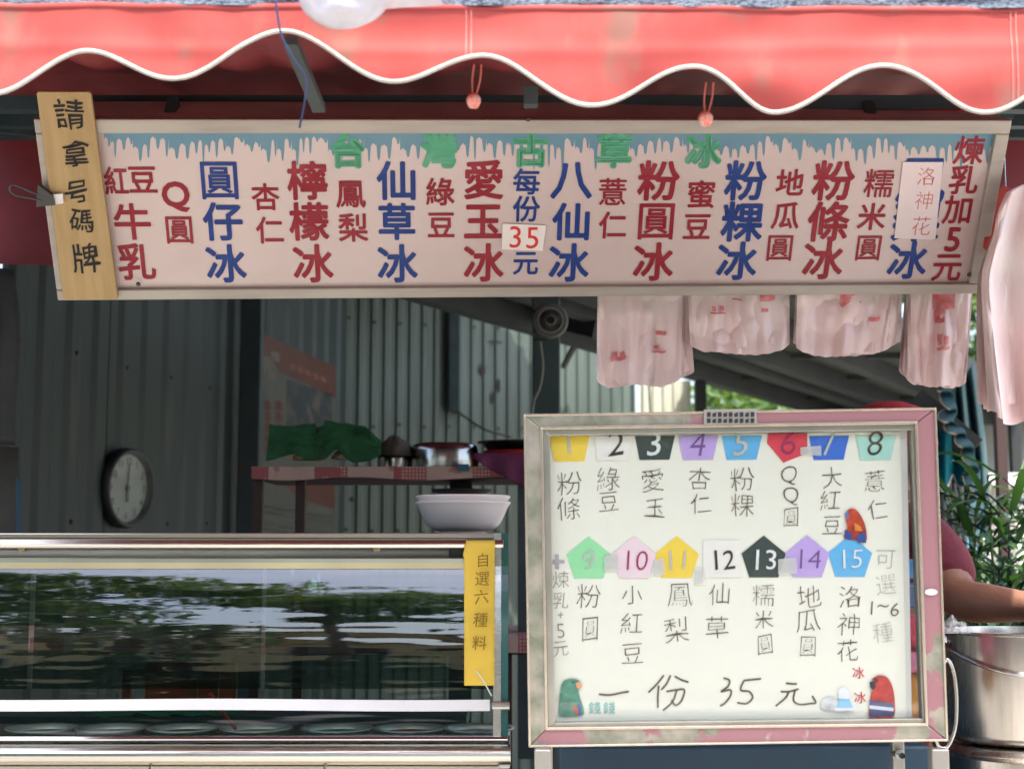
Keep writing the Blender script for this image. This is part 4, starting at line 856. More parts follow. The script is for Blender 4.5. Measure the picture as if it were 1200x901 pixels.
tow_m = mat('green_towel', (.04, .19, .07), (.03, .14, .05), scale=30, rough=.95, bump=1, bscale=220)
def towel(u, v):
    px = 318 + 128 * u; hump = 497 + 3 * math.sin(u * 9) + (6 if .42 < u < .5 else 0) + 2.5 * noise.noise(Vector((u * 9, 0, 3))) + 18 * max(0, u - .86) / .14
    low = 540 - 2 * math.sin(u * 5) - (14 * math.exp(-((u - .62) / .07) ** 2)) - 6 * math.exp(-((u - .2) / .1) ** 2) - 9 * max(0, u - .85) / .15
    a = min(1, v * 1.5); py = hump + (low - hump) * max(0, (v - .35) / .65)
    Y = YSH + .26 - .22 * min(1, v / .35) if v < .35 else YSH + .04 - .035 * (v - .35) / .65 - .012 * math.sin(u * 22) * (v - .2)
    q = at(px - 6 * v * (1 - u), py, Y); q.z += .006 * noise.noise(Vector((u * 10, v * 6, 9))); q.y += .014 * noise.noise(Vector((u * 7, v * 7, 4)))
    if v < .35: q.z = at(px, hump, YSH + .04).z + .004 * math.sin(v * 9)
    return q
o = MB().grid(towel, 90, 40).build('green_towel', tow_m, smooth=True, solid=.004); tag(o, 'rumpled green towel draped over trays on the raised shelf', 'towel')
def basin(px, Y, Rr, H, name, m, label, inv=True, pz=None):
    c = at(px, 540, Y); z0 = shz + .003 if pz is None else pz; t = thing(name, label, 'basin', (c.x, Y, z0))
    if inv: pr = [(Rr * 1.06, 0), (Rr * 1.06, .004), (Rr, .006), (Rr, H * .3), (Rr * .985, H * .72), (Rr * .93, H * .93), (Rr * .84, H), (0, H)]
    else: pr = [(0, 0), (Rr * .7, 0), (Rr * .95, H * .85), (Rr * 1.0, H), (Rr * 1.03, H), (Rr * .97, H * .98), (Rr * .7, .01), (0, .01)]
    MB().lathe((c.x, Y, z0), pr, 56).build('body', m, t, smooth=True).modifiers.new('b', 'EDGE_SPLIT').split_angle = R(45); return t
dkst = mat('dim_steel', (.5, .5, .48), (.42, .42, .41), rough=.2, metal=1, scale=3)
basin(521, 3.78, .092, .068, 'steel_basin', dkst, 'upturned shiny steel basin on the raised shelf')
t = basin(602, 3.8, .082, .05, 'red_basin', mat('red_enamel', (.4, .03, .03), rough=.3), 'red basin with a dark pan on top at the right end of the shelf', False)
c = at(602, 540, 3.8); o = MB().lathe((c.x, 3.8, shz + .056), [(0, 0), (.07, 0), (.088, .016), (.098, .019), (.098, .022), (.085, .02), (.068, .005), (0, .005)], 48).build('dark_pan', mat('dark_pan', (.09, .1, .1), rough=.2, metal=.9), smooth=True); tag(o, 'dark steel pan sitting on the red basin', 'pan')
t = basin(462, 3.78, .045, .055, 'small_pot', dkst, 'small steel pot half under a beige cloth between the towel and the basin')
def lump(px, py, Y, rx, rz, ry, name, m, lb, ct, sd=0, cut=0):
    c = at(px, py, Y); mb = MB(); mb.grid(lambda u, v: c + Vector((rx * math.sin(math.pi * v * .5) * math.cos(2 * math.pi * u), ry * math.sin(math.pi * v * .5) * math.sin(2 * math.pi * u), rz * math.cos(math.pi * v * .5))) * (1 + .25 * noise.noise(Vector((math.cos(2 * math.pi * u) * 1.5 + sd, math.sin(2 * math.pi * u) * 1.5, v * 2)))), 36, 12)
    tag(mb.build(name, m, smooth=True), lb, ct)
lump(461, 535, 3.76, .05, .052, .052, 'beige_cloth', mat('beige_cloth', (.15, .14, .11), rough=.9, bump=.5, bscale=60), 'beige cloth crumpled over the small pot on the shelf', 'cloth', 2)
lump(360, 539, 3.66, .04, .02, .03, 'yellow_dish', mat('yellow_dish', (.5, .36, .08), rough=.4), 'yellow dish peeking out under the left of the green towel', 'dish', 4)
lump(403, 538, 3.655, .034, .022, .03, 'white_dish', mat('cream_dish', (.6, .5, .38), rough=.4), 'cream dish peeking out under the middle of the green towel', 'dish', 6)
def purp(u, v):
    px = 556 + 70 * u; low = 536 + 40 * u ** .8; py = 531 + (low - 531) * v; return at(px, py, YSH - .016 - .01 * math.sin(u * 14) * v)
tag(MB().grid(purp, 30, 12).build('purple_cloth', mat('purple_cloth', (.17, .035, .10), (.13, .03, .08), rough=.9, bump=.4, bscale=90), smooth=True, solid=.002), 'purple cloth hanging over the right end of the checked shelf', 'cloth')

# ================================================================== CLOCK, POSTERS, FAN
cc = None; Yc = 5.1
def wallpt(px, py):
    # intersection of the ray with wall A
    d = ray(px, py); t = (-2.61 - 0) / (d.x - .24 * d.y); return EYE + d * t
C = wallpt(138, 572) + nA * .03
yaw = Matrix.Rotation(R(-7), 3, 'Z'); n_c = (yaw @ nA).normalized(); n_c = (n_c + Vector((0, 0, -.03))).normalized()
ck = thing('wall_clock', 'round black rimmed wall clock with white face on the dark corrugated wall', 'clock', C - Vector((0, 0, .15)))
CU = Vector((0, 0, 1)).cross(n_c).normalized(); CV = n_c.cross(CU); CR = 45.5 * pxm(C.y)
# radius is set so that the rim spans what the photograph shows
MB().lathe(C, [(CR * .86, .006), (CR * .88, .02), (CR * .93, .03), (CR, .026), (CR * 1.03, .01), (CR * 1.02, -.02), (0, -.02)], 64, axis=n_c).build('rim', black_pl, ck, smooth=True)
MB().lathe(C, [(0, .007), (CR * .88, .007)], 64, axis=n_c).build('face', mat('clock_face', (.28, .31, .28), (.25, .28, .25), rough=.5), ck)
CP = Plane(C + n_c * .008, CU, CV); mb = MB(); q = CR
for h in range(1, 13):
    a = math.radians(90 - 30 * h); tx = str(h)
    for k, ch in enumerate(tx):
        vs, fs = glyph(ch, .005); o0 = CP.O + CU * (math.cos(a) * q * .70 + (k - (len(tx) - 1) / 2) * q * .13) + CV * math.sin(a) * q * .70
        mb.add([o0 + n_c * .001 + CU * x * q * .27 + CV * y * q * .27 for x, y in vs], fs)
mb.build('numerals', black_pl, ck)
mb = MB()
for k in range(60):
    a = k * math.pi / 30; e1 = .84 if k % 5 else .82; d = CU * math.cos(a) + CV * math.sin(a); pz = CU * -math.sin(a) + CV * math.cos(a); mb.obox(CP.O + n_c * .001 + d * q * (e1 + .86) / 2, d * q * (.86 - e1) / 2, pz * q * .006, n_c * .0003)
mb.build('minute_marks', black_pl, ck)
for l0, l1, wd, nm in ((-.12, .6, .018, 'minute_hand'), (.1, -.36, .026, 'hour_hand')):
    mb = MB(); mb.obox(CP.O + n_c * .004 + CV * q * (l0 + l1) / 2, CV * q * abs(l1 - l0) / 2, CU * q * wd, n_c * .0008); mb.build(nm, black_pl, ck)
MB().lathe(CP.O, [(0, .006), (.01, .006), (.01, 0)], 16, axis=n_c).build('hub', black_pl, ck)
MB().lathe(CP.O, [(0, .016), (CR * .9, .016)], 48, axis=n_c).build('cover_glass', glassmat('clock_glass', (.95, .97, .96)), ck)
# big poster
PA = Plane(wallpt(340, 500) + nA * .028, tA, (0, 0, 1))
po = thing('poster', 'large faded poster with orange top band on the dark wall behind the green towel', 'poster', PA.p(345, 640))
def pq(pts, m, e, name, par, th=.0006):
    mb = MB(); mb.prism([PA.p(x, y, e) for x, y in pts], PA.N * th); return mb.build(name, m, par)
pc = pq([(303, 389), (393, 430), (391, 632), (302, 640)], mat('poster_paper', (.07, .075, .055), (.055, .06, .045), scale=6, rough=.6), 0, 'sheet', po, .001)
por = mat('poster_orange', (.085, .028, .016), (.07, .022, .012), scale=5, rough=.5)
pq([(303, 389), (393, 430), (393, 466), (330, 436), (318, 420), (303, 412)], por, .0015, 'orange_band', po)
pq([(336, 444), (389, 462), (389, 508), (336, 500)], mat('poster_photo', (.02, .03, .03), (.08, .065, .05), scale=14, rough=.5, lo=.45, hi=.6), .0015, 'photo_panel', po)
pq([(330, 565), (352, 585), (392, 596), (392, 568), (350, 560)], por, .0015, 'red_swash', po)
inkp2 = mat('poster_ink', (.06, .05, .045), rough=.6); rnd = random.Random(9); mb = MB()
for r_ in range(5):
    for k in range(17):
        x = 306 + k * 4.8 + rnd.uniform(-.5, .5); y = 591 + r_ * 6.6 + (x - 306) * .17
        if rnd.random() < .88 and not (r_ == 2) and x < 388:
            for j in range(3): mb.add([PA.p(x + j * 1.1 + a, y + b, .0022) for a, b in ((0, 0), (.6, .1), (.6, 3.6), (0, 3.4))] , [(0, 1, 2, 3)])
mb.build('small_print', inkp2, po)
mb = MB()
for r_ in range(5):
    for cx in (309, 322):
        for j in range(4): y = 470 + r_ * 13 + j * 2.7; mb.add([PA.p(cx + a, y + b, .0022) for a, b in ((0, 0), (9, 2), (9, 3.2), (0, 1.2))], [(0, 1, 2, 3)])
        mb.add([PA.p(cx + a, 470 + r_ * 13 + b, .0023) for a, b in ((4, -1), (5.3, -1), (5.3, 10), (4, 10))], [(0, 1, 2, 3)])
mb.build('red_print', flat('poster_red', (.11, .022, .018)), po)
mb = MB()
for k in range(5): x = 340 + k * 9; y = 425 + k * 3.8; mb.add([PA.p(x + a, y + b, .0026) for a, b in ((0, 0), (6, 2.4), (6, 9), (0, 6.6))], [(0, 1, 2, 3)])
mb.build('pale_print', flat('poster_pale', (.17, .08, .055)), po)
for (px, py, r) in ((311, 425, 8), (322, 418, 6), (318, 440, 5)):
    pq([(px + r * math.cos(a * .785) * (1 + .3 * (a % 2)), py + r * math.sin(a * .785) * (1 + .3 * (a % 2))) for a in range(8)][::-1], flat('poster_blossom', (.13, .11, .09)), .0025, 'blossom', po)
# notice at the far left
NP = Plane(at(0, 560, 4.25), (1, .0, 0), (0, 0, 1))
nt = thing('notice', 'dim grey notice with a blue edge at the far left edge behind the case', 'notice', NP.p(0, 640))
mb = MB(); mb.prism([NP.p(x, y, 0) for x, y in ((-60, 524), (22, 524), (24, 640), (-60, 640))], NP.N * .004); mb.build('sheet', mat('dim_sheet', (.025, .03, .028), (.045, .042, .036), scale=14, rough=.6), nt)
mb = MB(); mb.prism([NP.p(x, y, .0045) for x, y in ((19, 560), (25, 560), (25, 640), (19, 640))], NP.N * .002); mb.build('blue_edge', mat('notice_blue', (.01, .06, .11), rough=.5), nt)
# hanging dark coat at left
def coat(u, v):
    a = at(-70 + 84 * u + 5 * math.sin(v * 5), 315 + 205 * v - 40 * (1 - u) * 0, 4.15); a.y += .05 * math.sin(u * 14) * (.3 + v) ; return a
tag(MB().grid(coat, 40, 20).build('hanging_bags', mat('dark_cloth', (.015, .018, .02), (.025, .028, .03), scale=12, rough=.6), smooth=True, solid=.004), 'black bags hanging at the left edge beside the corrugated wall', 'bag')
# round fan
fc = at(645, 376, 4.62); fr = 21 * pxm(4.62); fan = thing('round_fan', 'round black fan clamped on the blue grey post under the sign', 'fan', fc)
fm_ = mat('grey_fan_rim', (.10, .11, .10), (.13, .14, .13), rough=.45)
MB().tube([fc + Vector((fr * .86 * math.cos(a), 0, fr * .86 * math.sin(a))) for a in [i * math.pi / 20 for i in range(40)]], fr * .15, 10, closed=True).build('rim', fm_, fan, smooth=True)
MB().tube([fc + Vector((fr * .7 * math.cos(a), -.012, fr * .7 * math.sin(a))) for a in [i * math.pi / 20 for i in range(40)]], .0025, 8, closed=True).build('inner_ring', mat('ring_grey', (.3, .32, .3), rough=.35), fan, smooth=True)
MB().tube([fc + Vector((fr * .27 * math.cos(a), -.014, fr * .27 * math.sin(a))) for a in [i * math.pi / 12 for i in range(24)]], .003, 8, closed=True).build('hub_ring', mat('hub_grey', (.22, .24, .22), rough=.35), fan, smooth=True)
MB().lathe(fc, [(fr * .8, .03), (fr * .8, .06), (0, .07)], 40, axis=(0, 1, 0)).build('housing', black_pl, fan)
MB().lathe(fc, [(0, -.012), (fr * .18, -.01), (fr * .2, .03)], 24, axis=(0, -1, 0)).build('hub', black_pl, fan)
for k in range(5):
    a = k * 2 * math.pi / 5 + .3; d = Vector((math.cos(a), 0, math.sin(a))); t_ = Vector((-math.sin(a), 0, math.cos(a))); mb = MB()
    mb.prism([fc + d * fr * .2 - t_ * .01, fc + d * fr * .62 - t_ * .028 + Vector((0, .012, 0)), fc + d * fr * .66 + t_ * .012, fc + d * fr * .22 + t_ * .012], (0, .002, 0)); mb.build('blade', black_pl, fan)
for i in range(14):
    a = i * math.pi / 14; d = Vector((math.cos(a), 0, math.sin(a))) * fr * .8; MB().tube([fc - d + Vector((0, -.004, 0)), fc + Vector((0, -.016, 0)), fc + d + Vector((0, -.004, 0))], .0009, 4).build('guard_wire', fm_, fan)
bx(fc.x - .055, fc.x + .0, 4.69, 4.85, fc.z - .03, fc.z + .05, 'clamp', black_pl, fan, .004)
o = MB().tube(catmull([at(633, 400, 4.8), at(636, 430, 4.82), at(632, 455, 4.82), at(624, 480, 4.8), at(624, 560, 4.8)], 6), .005, 6).build('cable', mat('grey_cable', (.2, .21, .18), rough=.6)); tag(o, 'thin grey cable hanging down from the round fan', 'cable')
o = MB().tube(catmull([at(536, 482, 7.3), at(550, 492, 7.2), at(568, 503, 7.1), at(600, 512, 7.1)], 6), .006, 6).build('wire', black_pl); tag(o, 'black wire drooping from the wall bracket above the steel basin', 'cable')

# ================================================================== PERSON
skin_m = mat('skin', (.23, .11, .07), (.19, .085, .055), scale=12, rough=.5, bump=.1, bscale=120)
shirt_m = mat('maroon_shirt', (.14, .012, .028), (.11, .010, .022), scale=18, rough=.85, bump=.9, bscale=16)
trou_m = mat('dark_trousers', (.03, .035, .045), rough=.85)
def skinned(name, V, Eg, Rd, m, parent, sub=2, root=0):
    base = W[parent.name]; me = bpy.data.meshes.new(name); me.from_pydata([tuple(Vector(v) - base) for v in V], Eg, []); me.update(); me.materials.append(m)
    o = bpy.data.objects.new(name, me); COL.objects.link(o); o.parent = parent; W[o.name] = base
    md = o.modifiers.new('skin', 'SKIN'); md.use_smooth_shade = True
    for i, r in enumerate(Rd):
        sv = me.skin_vertices[0].data[i]; sv.radius = r if isinstance(r, tuple) else (r, r); sv.use_root = (i == root)
    s_ = o.modifiers.new('sub', 'SUBSURF'); s_.levels = sub; s_.render_levels = sub; return o
pxx, pyy = at(1034, 600, 3.2).x, 3.2
pr_ = thing('person', 'person in maroon shirt and red cap reaching over the pail behind the menu board', 'person', (pxx, pyy, 0))
HT = at(1034, 484, 3.15).z
sR = at(1082, 622, 3.12); eR = at(1124, 704, 2.94); wR = at(1222, 712, 2.80); hR = at(1252, 722, 2.77)
sL = Vector((pxx - .17, 3.24, 1.42)); eL = Vector((pxx - .24, 3.12, 1.14)); wL = Vector((pxx - .10, 2.90, 1.12)); hL = Vector((pxx - .02, 2.86, 1.12))
V = []; Eg = []; Rd = []
def nd(p, r, par=None):
    V.append(Vector(p)); Rd.append(r)
    if par is not None: Eg.append((par, len(V) - 1))
    return len(V) - 1
P_ = lambda x, y, z: Vector((pxx + x, pyy + y, z))
pel = nd(P_(0, .03, .95), (.15, .11)); ab = nd(P_(0, .02, 1.08), (.125, .095), pel); ch_ = nd(P_(0, 0, 1.28), (.14, .10), ab); nk = nd(P_(0, -.01, 1.43), (.07, .06), ch_); n2 = nd(P_(.005, -.02, 1.50), .05, nk)
hd = nd(P_(.01, -.04, HT - .16), (.07, .085), n2); h2 = nd(P_(.01, -.04, HT - .08), (.078, .095), hd); nd(P_(.01, -.03, HT - .03), (.055, .07), h2)
def finger_set(hp, d, up, par, side):
    side_v = d.cross(up).normalized() * side
    for k, (o_, L_, cv) in enumerate(((.030, .070, .2), (.011, .080, .28), (-.009, .075, .35), (-.028, .060, .42))):
        b_ = hp + side_v * o_ + d * .035; a_ = nd(b_, .0095, par); m_ = nd(b_ + d * L_ * .45 - up * L_ * cv * .3, .0088, a_); nd(b_ + d * L_ * .8 - up * L_ * cv * 1.1, .007, m_)
    t_ = nd(hp + side_v * .036 - d * .02 - up * .01, .0115, par); t2 = nd(hp + side_v * .056 + d * .015 - up * .022, .0105, t_); nd(hp + side_v * .055 + d * .045 - up * .035, .008, t2)
for s_, e_, w_, h_, sd_ in ((sR, eR, wR, hR, 1), (sL, eL, wL, hL, -1)):
    a = nd(s_, .062, ch_); b = nd(s_.lerp(e_, .5), .053, a); c_ = nd(e_, .047, b); d_ = nd(e_.lerp(w_, .3), .045, c_); e2 = nd(e_.lerp(w_, .7), .034, d_); f_ = nd(w_, .026, e2); g_ = nd(h_, (.036, .018), f_)
    dd = (h_ - w_).normalized(); up = (Vector((0, 0, 1)) - dd * dd.z).normalized(); finger_set(h_, dd, up, g_, sd_)
for sx in (-1, 1):
    a = nd(P_(sx * .09, .03, .86), .09, pel); b = nd(P_(sx * .1, .0, .5), .058, a); c_ = nd(P_(sx * .1, .04, .3), .052, b); d_ = nd(P_(sx * .1, .05, .08), .036, c_); nd(P_(sx * .11, -.09, .035), .032, d_)
skinned('body', V, Eg, Rd, skin_m, pr_)
V2 = []; 
def chain(lst): return [Vector(p) for p in lst]
sv = chain([P_(0, .03, .90), P_(0, .02, 1.08), P_(0, 0, 1.28), P_(0, -.005, 1.42), sR, sR.lerp(eR, .5), sR.lerp(eR, .88), sL, sL.lerp(eL, .45), sL.lerp(eL, .75)])
skinned('shirt', sv, [(0, 1), (1, 2), (2, 3), (2, 4), (4, 5), (5, 6), (2, 7), (7, 8), (8, 9)], [(.165, .125), (.15, .12), (.165, .125), (.078, .07), .078, .072, .066, .075, .068, .064], shirt_m, pr_)
sv = chain([P_(0, .03, .95)] + [P_(sx * a, b, z) for sx in (-1, 1) for a, b, z in ((.09, .03, .82), (.1, .0, .5), (.1, .045, .12))])
skinned('trousers', sv, [(0, 1), (1, 2), (2, 3), (0, 4), (4, 5), (5, 6)], [(.165, .125), .1, .075, .055, .1, .075, .055], trou_m, pr_)
for sx in (-1, 1):
    mb = MB(); mb.lathe(P_(sx * .11, -.06, 0), [(.0, 0), (.05, 0), (.052, .02), (.045, .06), (.03, .08), (0, .085)], 24); mb.v = [Vector((v.x, pyy - .02 + (v.y - pyy + .02) * 1.9, v.z)) for v in mb.v]; mb.build('shoe', black_pl, pr_, smooth=True)
hc = P_(.01, -.04, HT - .05)
mb = MB(); mb.lathe(hc, [(.093, -.02), (.097, 0), (.094, .025), (.075, .058), (.035, .074), (0, .077)], 40); mb.v = [Vector((v.x, hc.y + (v.y - hc.y) * 1.15, v.z)) for v in mb.v]
cap = mb.build('cap', mat('red_cap', (.42, .02, .03), (.34, .018, .025), scale=30, rough=.8, bump=.3, bscale=120), pr_, smooth=True)
MB().grid(lambda u, v: hc + Vector(((.09 - .01 * v) * math.sin((u - .5) * 2.2), -.09 - .075 * v * math.cos((u - .5) * 2.2) - .0 * v, -.012 - .018 * v)), 16, 6).build('peak', cap.data.materials[0], cap, smooth=True, solid=.003)
mb = MB(); mb.lathe(hc + Vector((0, .012, -.075)), [(.06, -.05), (.086, -.02), (.09, .03), (.088, .06)], 32); mb.v = [v for v in mb.v]; mb.v = [Vector((v.x, max(v.y, hc.y - .01), v.z)) for v in mb.v]; mb.build('hair', mat('black_hair', (.015, .012, .01), rough=.5), pr_, smooth=True)
fz = HT - .13
for sx in (-1, 1):
    MB().lathe(P_(.01 + sx * .031, -.125, fz), [(0, -.011), (.008, -.008), (.011, 0), (.008, .008), (0, .011)], 16).build('eye', mat('eye_white', (.5, .48, .45), rough=.2), pr_, smooth=True)
    MB().lathe(P_(.01 + sx * .085, -.035, fz - .015), [(0, -.03), (.012, -.02), (.016, .01), (.008, .03), (0, .032)], 14).build('ear', skin_m, pr_, smooth=True)
MB().lathe(P_(.01, -.135, fz - .045), [(.017, 0), (.014, .012), (.009, .04), (0, .048)], 14).build('nose', skin_m, pr_, smooth=True)
MB().tube([P_(.01 + .024 * math.cos(a), -.12 - .012 * math.sin(a), fz - .07) for a in [i * math.pi / 8 for i in range(9)]], .004, 8).build('mouth', mat('lips', (.3, .09, .08), rough=.5), pr_)

# ================================================================== RIGHT BACKGROUND
dk_olive = mat('dark_olive_sheet', (.034, .042, .028), (.026, .033, .024), scale=3, rough=.6)
beam_m = mat('dark_beam', (.02, .027, .027), (.03, .035, .034), scale=6, rough=.6)
nr = thing('neighbour_roof', 'dark low roof on slanting beams beyond the menu board, above the foliage', 'roof', (.4, 6.5, 2.37))
def rl(off, Y): return .39 + off + (Y - 6.5) * .547
mb = MB(); mb.prism([(rl(0, 4.95), 4.95, 2.40), (rl(1.5, 4.95), 4.95, 2.40), (rl(1.5, 11), 11, 2.40), (rl(0, 11), 11, 2.40)], (0, 0, .02)); mb.build('roof_sheet', dk_olive, nr)
for k, off in enumerate((.02, .42, .62, 1.0, 1.48)):
    mb = MB(); mb.bar((rl(off, 4.95), 4.95, 2.35), (rl(off, 10.95), 10.95, 2.35), .07, .09); mb.build('beam', beam_m, nr)
for Y in (5.4, 6.3, 7.2, 8.1, 9.2, 10.3):
    mb = MB(); mb.bar((rl(.05, Y), Y, 2.385), (rl(1.46, Y), Y, 2.385), .04, .028); mb.build('purlin', beam_m, nr)
for off, Y in ((.02, 7.6), (1.48, 10.9), (.02, 10.9), (1.45, 8.9)):
    mb = MB(); mb.box(rl(off, Y) - .03, rl(off, Y) + .03, Y - .03, Y + .03, 0, 2.3); mb.build('leg', beam_m, nr)
corr('dark_screen', (at(672, 400, 8.3).x, 8.3), (at(752, 400, 8.3).x, 8.3), .02, 3.3, .06, .015, mat('dark_green_screen', (.03, .042, .04), rough=.6), 'dark ribbed metal screen between the black fan and the leftmost plastic bags', 1)
corr('white_screen', (at(749, 400, 7.6).x, 7.6), (at(817, 400, 7.6).x, 7.6), .02, at(780, 446, 7.6).z, .055, .015, mat('white_sheet', (.66, .68, .6), (.5, .54, .45), rough=.4, scale=3), 'short white ribbed metal screen just above the menu board', 1)
o = MB().tube([at(760, 444, 7.5), at(762, 484, 7.5)], .006, 6).build('pipe', black_pl); tag(o, 'thin dark pipe in front of the short white screen', 'pipe')
mb = MB(); mb.bar(at(560, 350, 6.2), at(702, 385, 5.6), .05, .08); tag(mb.build('roof_beam', beam_m), 'dark sloping beam passing behind the black round fan', 'beam')
mb = MB(); mb.bar(at(660, 430, 6.6), at(684, 385, 6.4), .02, .02); tag(mb.build('diagonal_brace', mat('grey_brace', (.06, .07, .07))), 'thin diagonal brace right of the fan post', 'brace')

def leaf_mass(n, centres, size, seed, name, m, parent=None, droop=.3, **tags):
    rn = random.Random(seed); mb = MB(); vs = []; fs = []
    for _ in range(n):
        c, r = rn.choice(centres); c = Vector(c)
        while True:
            d = Vector((rn.uniform(-1, 1), rn.uniform(-1, 1), rn.uniform(-1, 1)))
            if .25 < d.length < 1: break
        d *= 1 + .3 * noise.noise(d * 2 + c); p = c + Vector((d.x * r[0], d.y * r[1], d.z * r[2]))
        a = Vector((rn.uniform(-1, 1), rn.uniform(-1, 1), rn.uniform(-1, .6) - droop)).normalized(); b = a.cross(Vector((rn.uniform(-1, 1), rn.uniform(-1, 1), rn.uniform(-1, 1)))).normalized()
        L_ = size * rn.uniform(.6, 1.3); w_ = L_ * .28; nn = a.cross(b) * w_ * .35; k = len(vs)
        vs += [p, p + a * L_ * .5 + b * w_ + nn, p + a * L_, p + a * L_ * .5 - b * w_ + nn, p + a * L_ * .5]
        fs += [(k, k + 4, k + 1), (k + 4, k + 2, k + 1), (k, k + 3, k + 4), (k + 3, k + 2, k + 4)]
    mb.v = vs; mb.f = fs; return mb.build(name, m, parent, **tags)
lf1 = mat('leaf_green', (.06, .13, .03), (.035, .085, .022), scale=3, rough=.5, trans=.3, transc=(.2, .32, .05))
lf2 = mat('dark_leaf', (.03, .075, .03), (.02, .05, .02), scale=3, rough=.5, trans=.2, transc=(.1, .2, .05))
bark = mat('bark', (.12, .09, .06), (.08, .06, .045), scale=12, rough=.9, bump=.5, bscale=40)
def tree(x, y, h, r, n, seed, label, group, size=.16, m=lf1):
    rn = random.Random(seed); t = thing('leafy_tree', label, 'tree', (x, y, 0), group); mb = MB()
    mb.tube([(x, y, 0), (x + .1, y, h * .25), (x - .05, y + .1, h * .5), (x, y, h * .78)], [.16, .13, .1, .04], 10); cs = []
    for k in range(11):
        a = k * 2.4; q = Vector((x + r * .62 * math.cos(a) * rn.uniform(.5, 1.1), y + r * .62 * math.sin(a) * rn.uniform(.5, 1.1), h * rn.uniform(.5, .93))); cs.append((q, (r * rn.uniform(.3, .46), r * rn.uniform(.3, .46), r * rn.uniform(.2, .32))))
        z0 = h * .35 + (q.z - h * .35) * .3; mb.tube([(x, y, z0), ((x + q.x) / 2, (y + q.y) / 2, (z0 + q.z) / 2 - .1), tuple(q)], [.07, .045, .02], 6)
    mb.build('trunk', bark, t); leaf_mass(n, cs, size, seed, 'crown', m, t, kind='stuff'); return t
tree(4.6, 11.5, 4.6, 2.0, 9000, 3, 'sunlit green tree beyond the grey wall at the right edge', 'background trees', .15)
tree(3.1, 13.5, 3.8, 1.8, 6000, 5, 'green tree under the neighbouring roof beyond the menu board', 'background trees', .13)
tree(7.0, 13.0, 5.2, 2.4, 6000, 8, 'big green tree further right beyond the grey wall', 'background trees', .17)
bu = thing('garden_bush', 'dark bush showing in the gap between the menu board and the neighbouring roof', 'bush', (1.5, 9.5, 0))
MB().tube([(1.5, 9.5, 0), (1.52, 9.5, 1.4)], [.06, .03], 8).build('stem', bark, bu)
leaf_mass(6000, [((1.35, 9.4, 2.15), (.35, .4, .35)), ((1.75, 9.5, 2.0), (.4, .4, .4)), ((2.2, 9.6, 1.8), (.45, .4, .35)), ((1.5, 9.5, 1.2), (.6, .5, .8)), ((2.5, 9.7, 1.9), (.4, .4, .3))], .10, 21, 'crown', lf1, bu, kind='stuff')
# garden wall and fence to the right
o = bx(1.0, 9, 10.3, 10.4, 0, at(1170, 476, 10.3).z, 'garden_wall', mat('stained_grey_wall', (.34, .36, .34), (.24, .26, .25), scale=3, rough=.85, c3=(.15, .17, .16), s3=2, t3=(.5, .66), bump=.3), None); tag(o, 'stained grey rendered wall at the right edge under the sunlit leaves', 'wall')
corr('white_fence', (1.6, 7.2), (5.2, 7.2), .02, at(1170, 566, 7.2).z, .10, .02, mat('white_fence_sheet', (.62, .62, .54), (.5, .5, .44), rough=.5, scale=3), 'white ribbed metal fence behind the plants at the right edge', 3)
mb = MB(); a = at(1140, 561, 7.15); mb.box(1.6, 5.2, 7.13, 7.17, a.z - .03, a.z + .03); tag(mb.build('fence_rail', white_pl), 'white horizontal rail along the top of the ribbed fence', 'rail')
p = at(1174, 560, 5.2); mb = MB(); mb.box(p.x - .018, p.x + .018, 5.18, 5.22, 0, at(1170, 380, 5.2).z); tag(mb.build('brown_pole', mat('brown_pole', (.06, .035, .035), rough=.6)), 'dark brown pole standing among the plants at the right edge', 'pole')
# folded teal parasol canopy
tp = thing('teal_canopy', 'drooping teal fabric canopy with ruffled edge on metal poles right of the menu board', 'canopy', (1.4, 4.6, 0))
gt = mat('grey_teal_fabric', (.10, .19, .19), (.07, .14, .15), scale=4, rough=.75, bump=.3, bscale=40, trans=.25, transc=(.1, .28, .3)); bt = mat('bright_teal_fabric', (.0, .24, .30), (.0, .2, .26), scale=5, rough=.7, trans=.25, transc=(0, .35, .45)); dt = mat('dark_teal_ruffle', (.012, .07, .085), (.01, .05, .065), rough=.75)
def gcan(u, v):
    xl = 1118 + (1128 - 1118) * v + 8 * v * v; xr = 1142 + 18 * math.sin(v * 1.9); py = 425 + 222 * v - 30 * (1 - u) * (1 - v) * -1
    return at(xl + (xr - xl) * u, py, 4.6 + .05 * math.sin(u * 13 + v) + .12 * u)
MB().grid(gcan, 30, 40).build('side_panel', gt, tp, smooth=True, solid=.003)
def gcan2(u, v): return at(1078 + 47 * u + 6 * v, 470 + 30 * u + (80 + 50 * u) * v, 4.75 + .04 * math.sin(u * 12))
MB().grid(gcan2, 24, 20).build('rear_panel', mat('grey_panel', (.24, .29, .28), (.2, .25, .24), rough=.8), tp, smooth=True, solid=.003)
def bflap(u, v):
    low = 568 + 3 * math.sin(u * 3.1) - 14 * math.exp(-((u - .72) / .06) ** 2); return at(1070 + (52 + 12 * v) * u, 497 + 12 * u + (low - 497 - 12 * u) * v, 4.5 + .03 * math.sin(u * 15 + 2 * v))
MB().grid(bflap, 50, 16).build('front_flap', bt, tp, smooth=True, solid=.003)
MB().tube([bflap(i / 60, 1) + Vector((0, -.004, 0)) for i in range(61)], .004, 6).build('flap_trim', trim_w, tp, smooth=True)
rp_ = catmull([(1106, 455, 0), (1116, 476, 0), (1112, 492, 0), (1124, 506, 0), (1133, 522, 0), (1140, 545, 0), (1143, 575, 0), (1148, 605, 0), (1153, 640, 0)], 8)
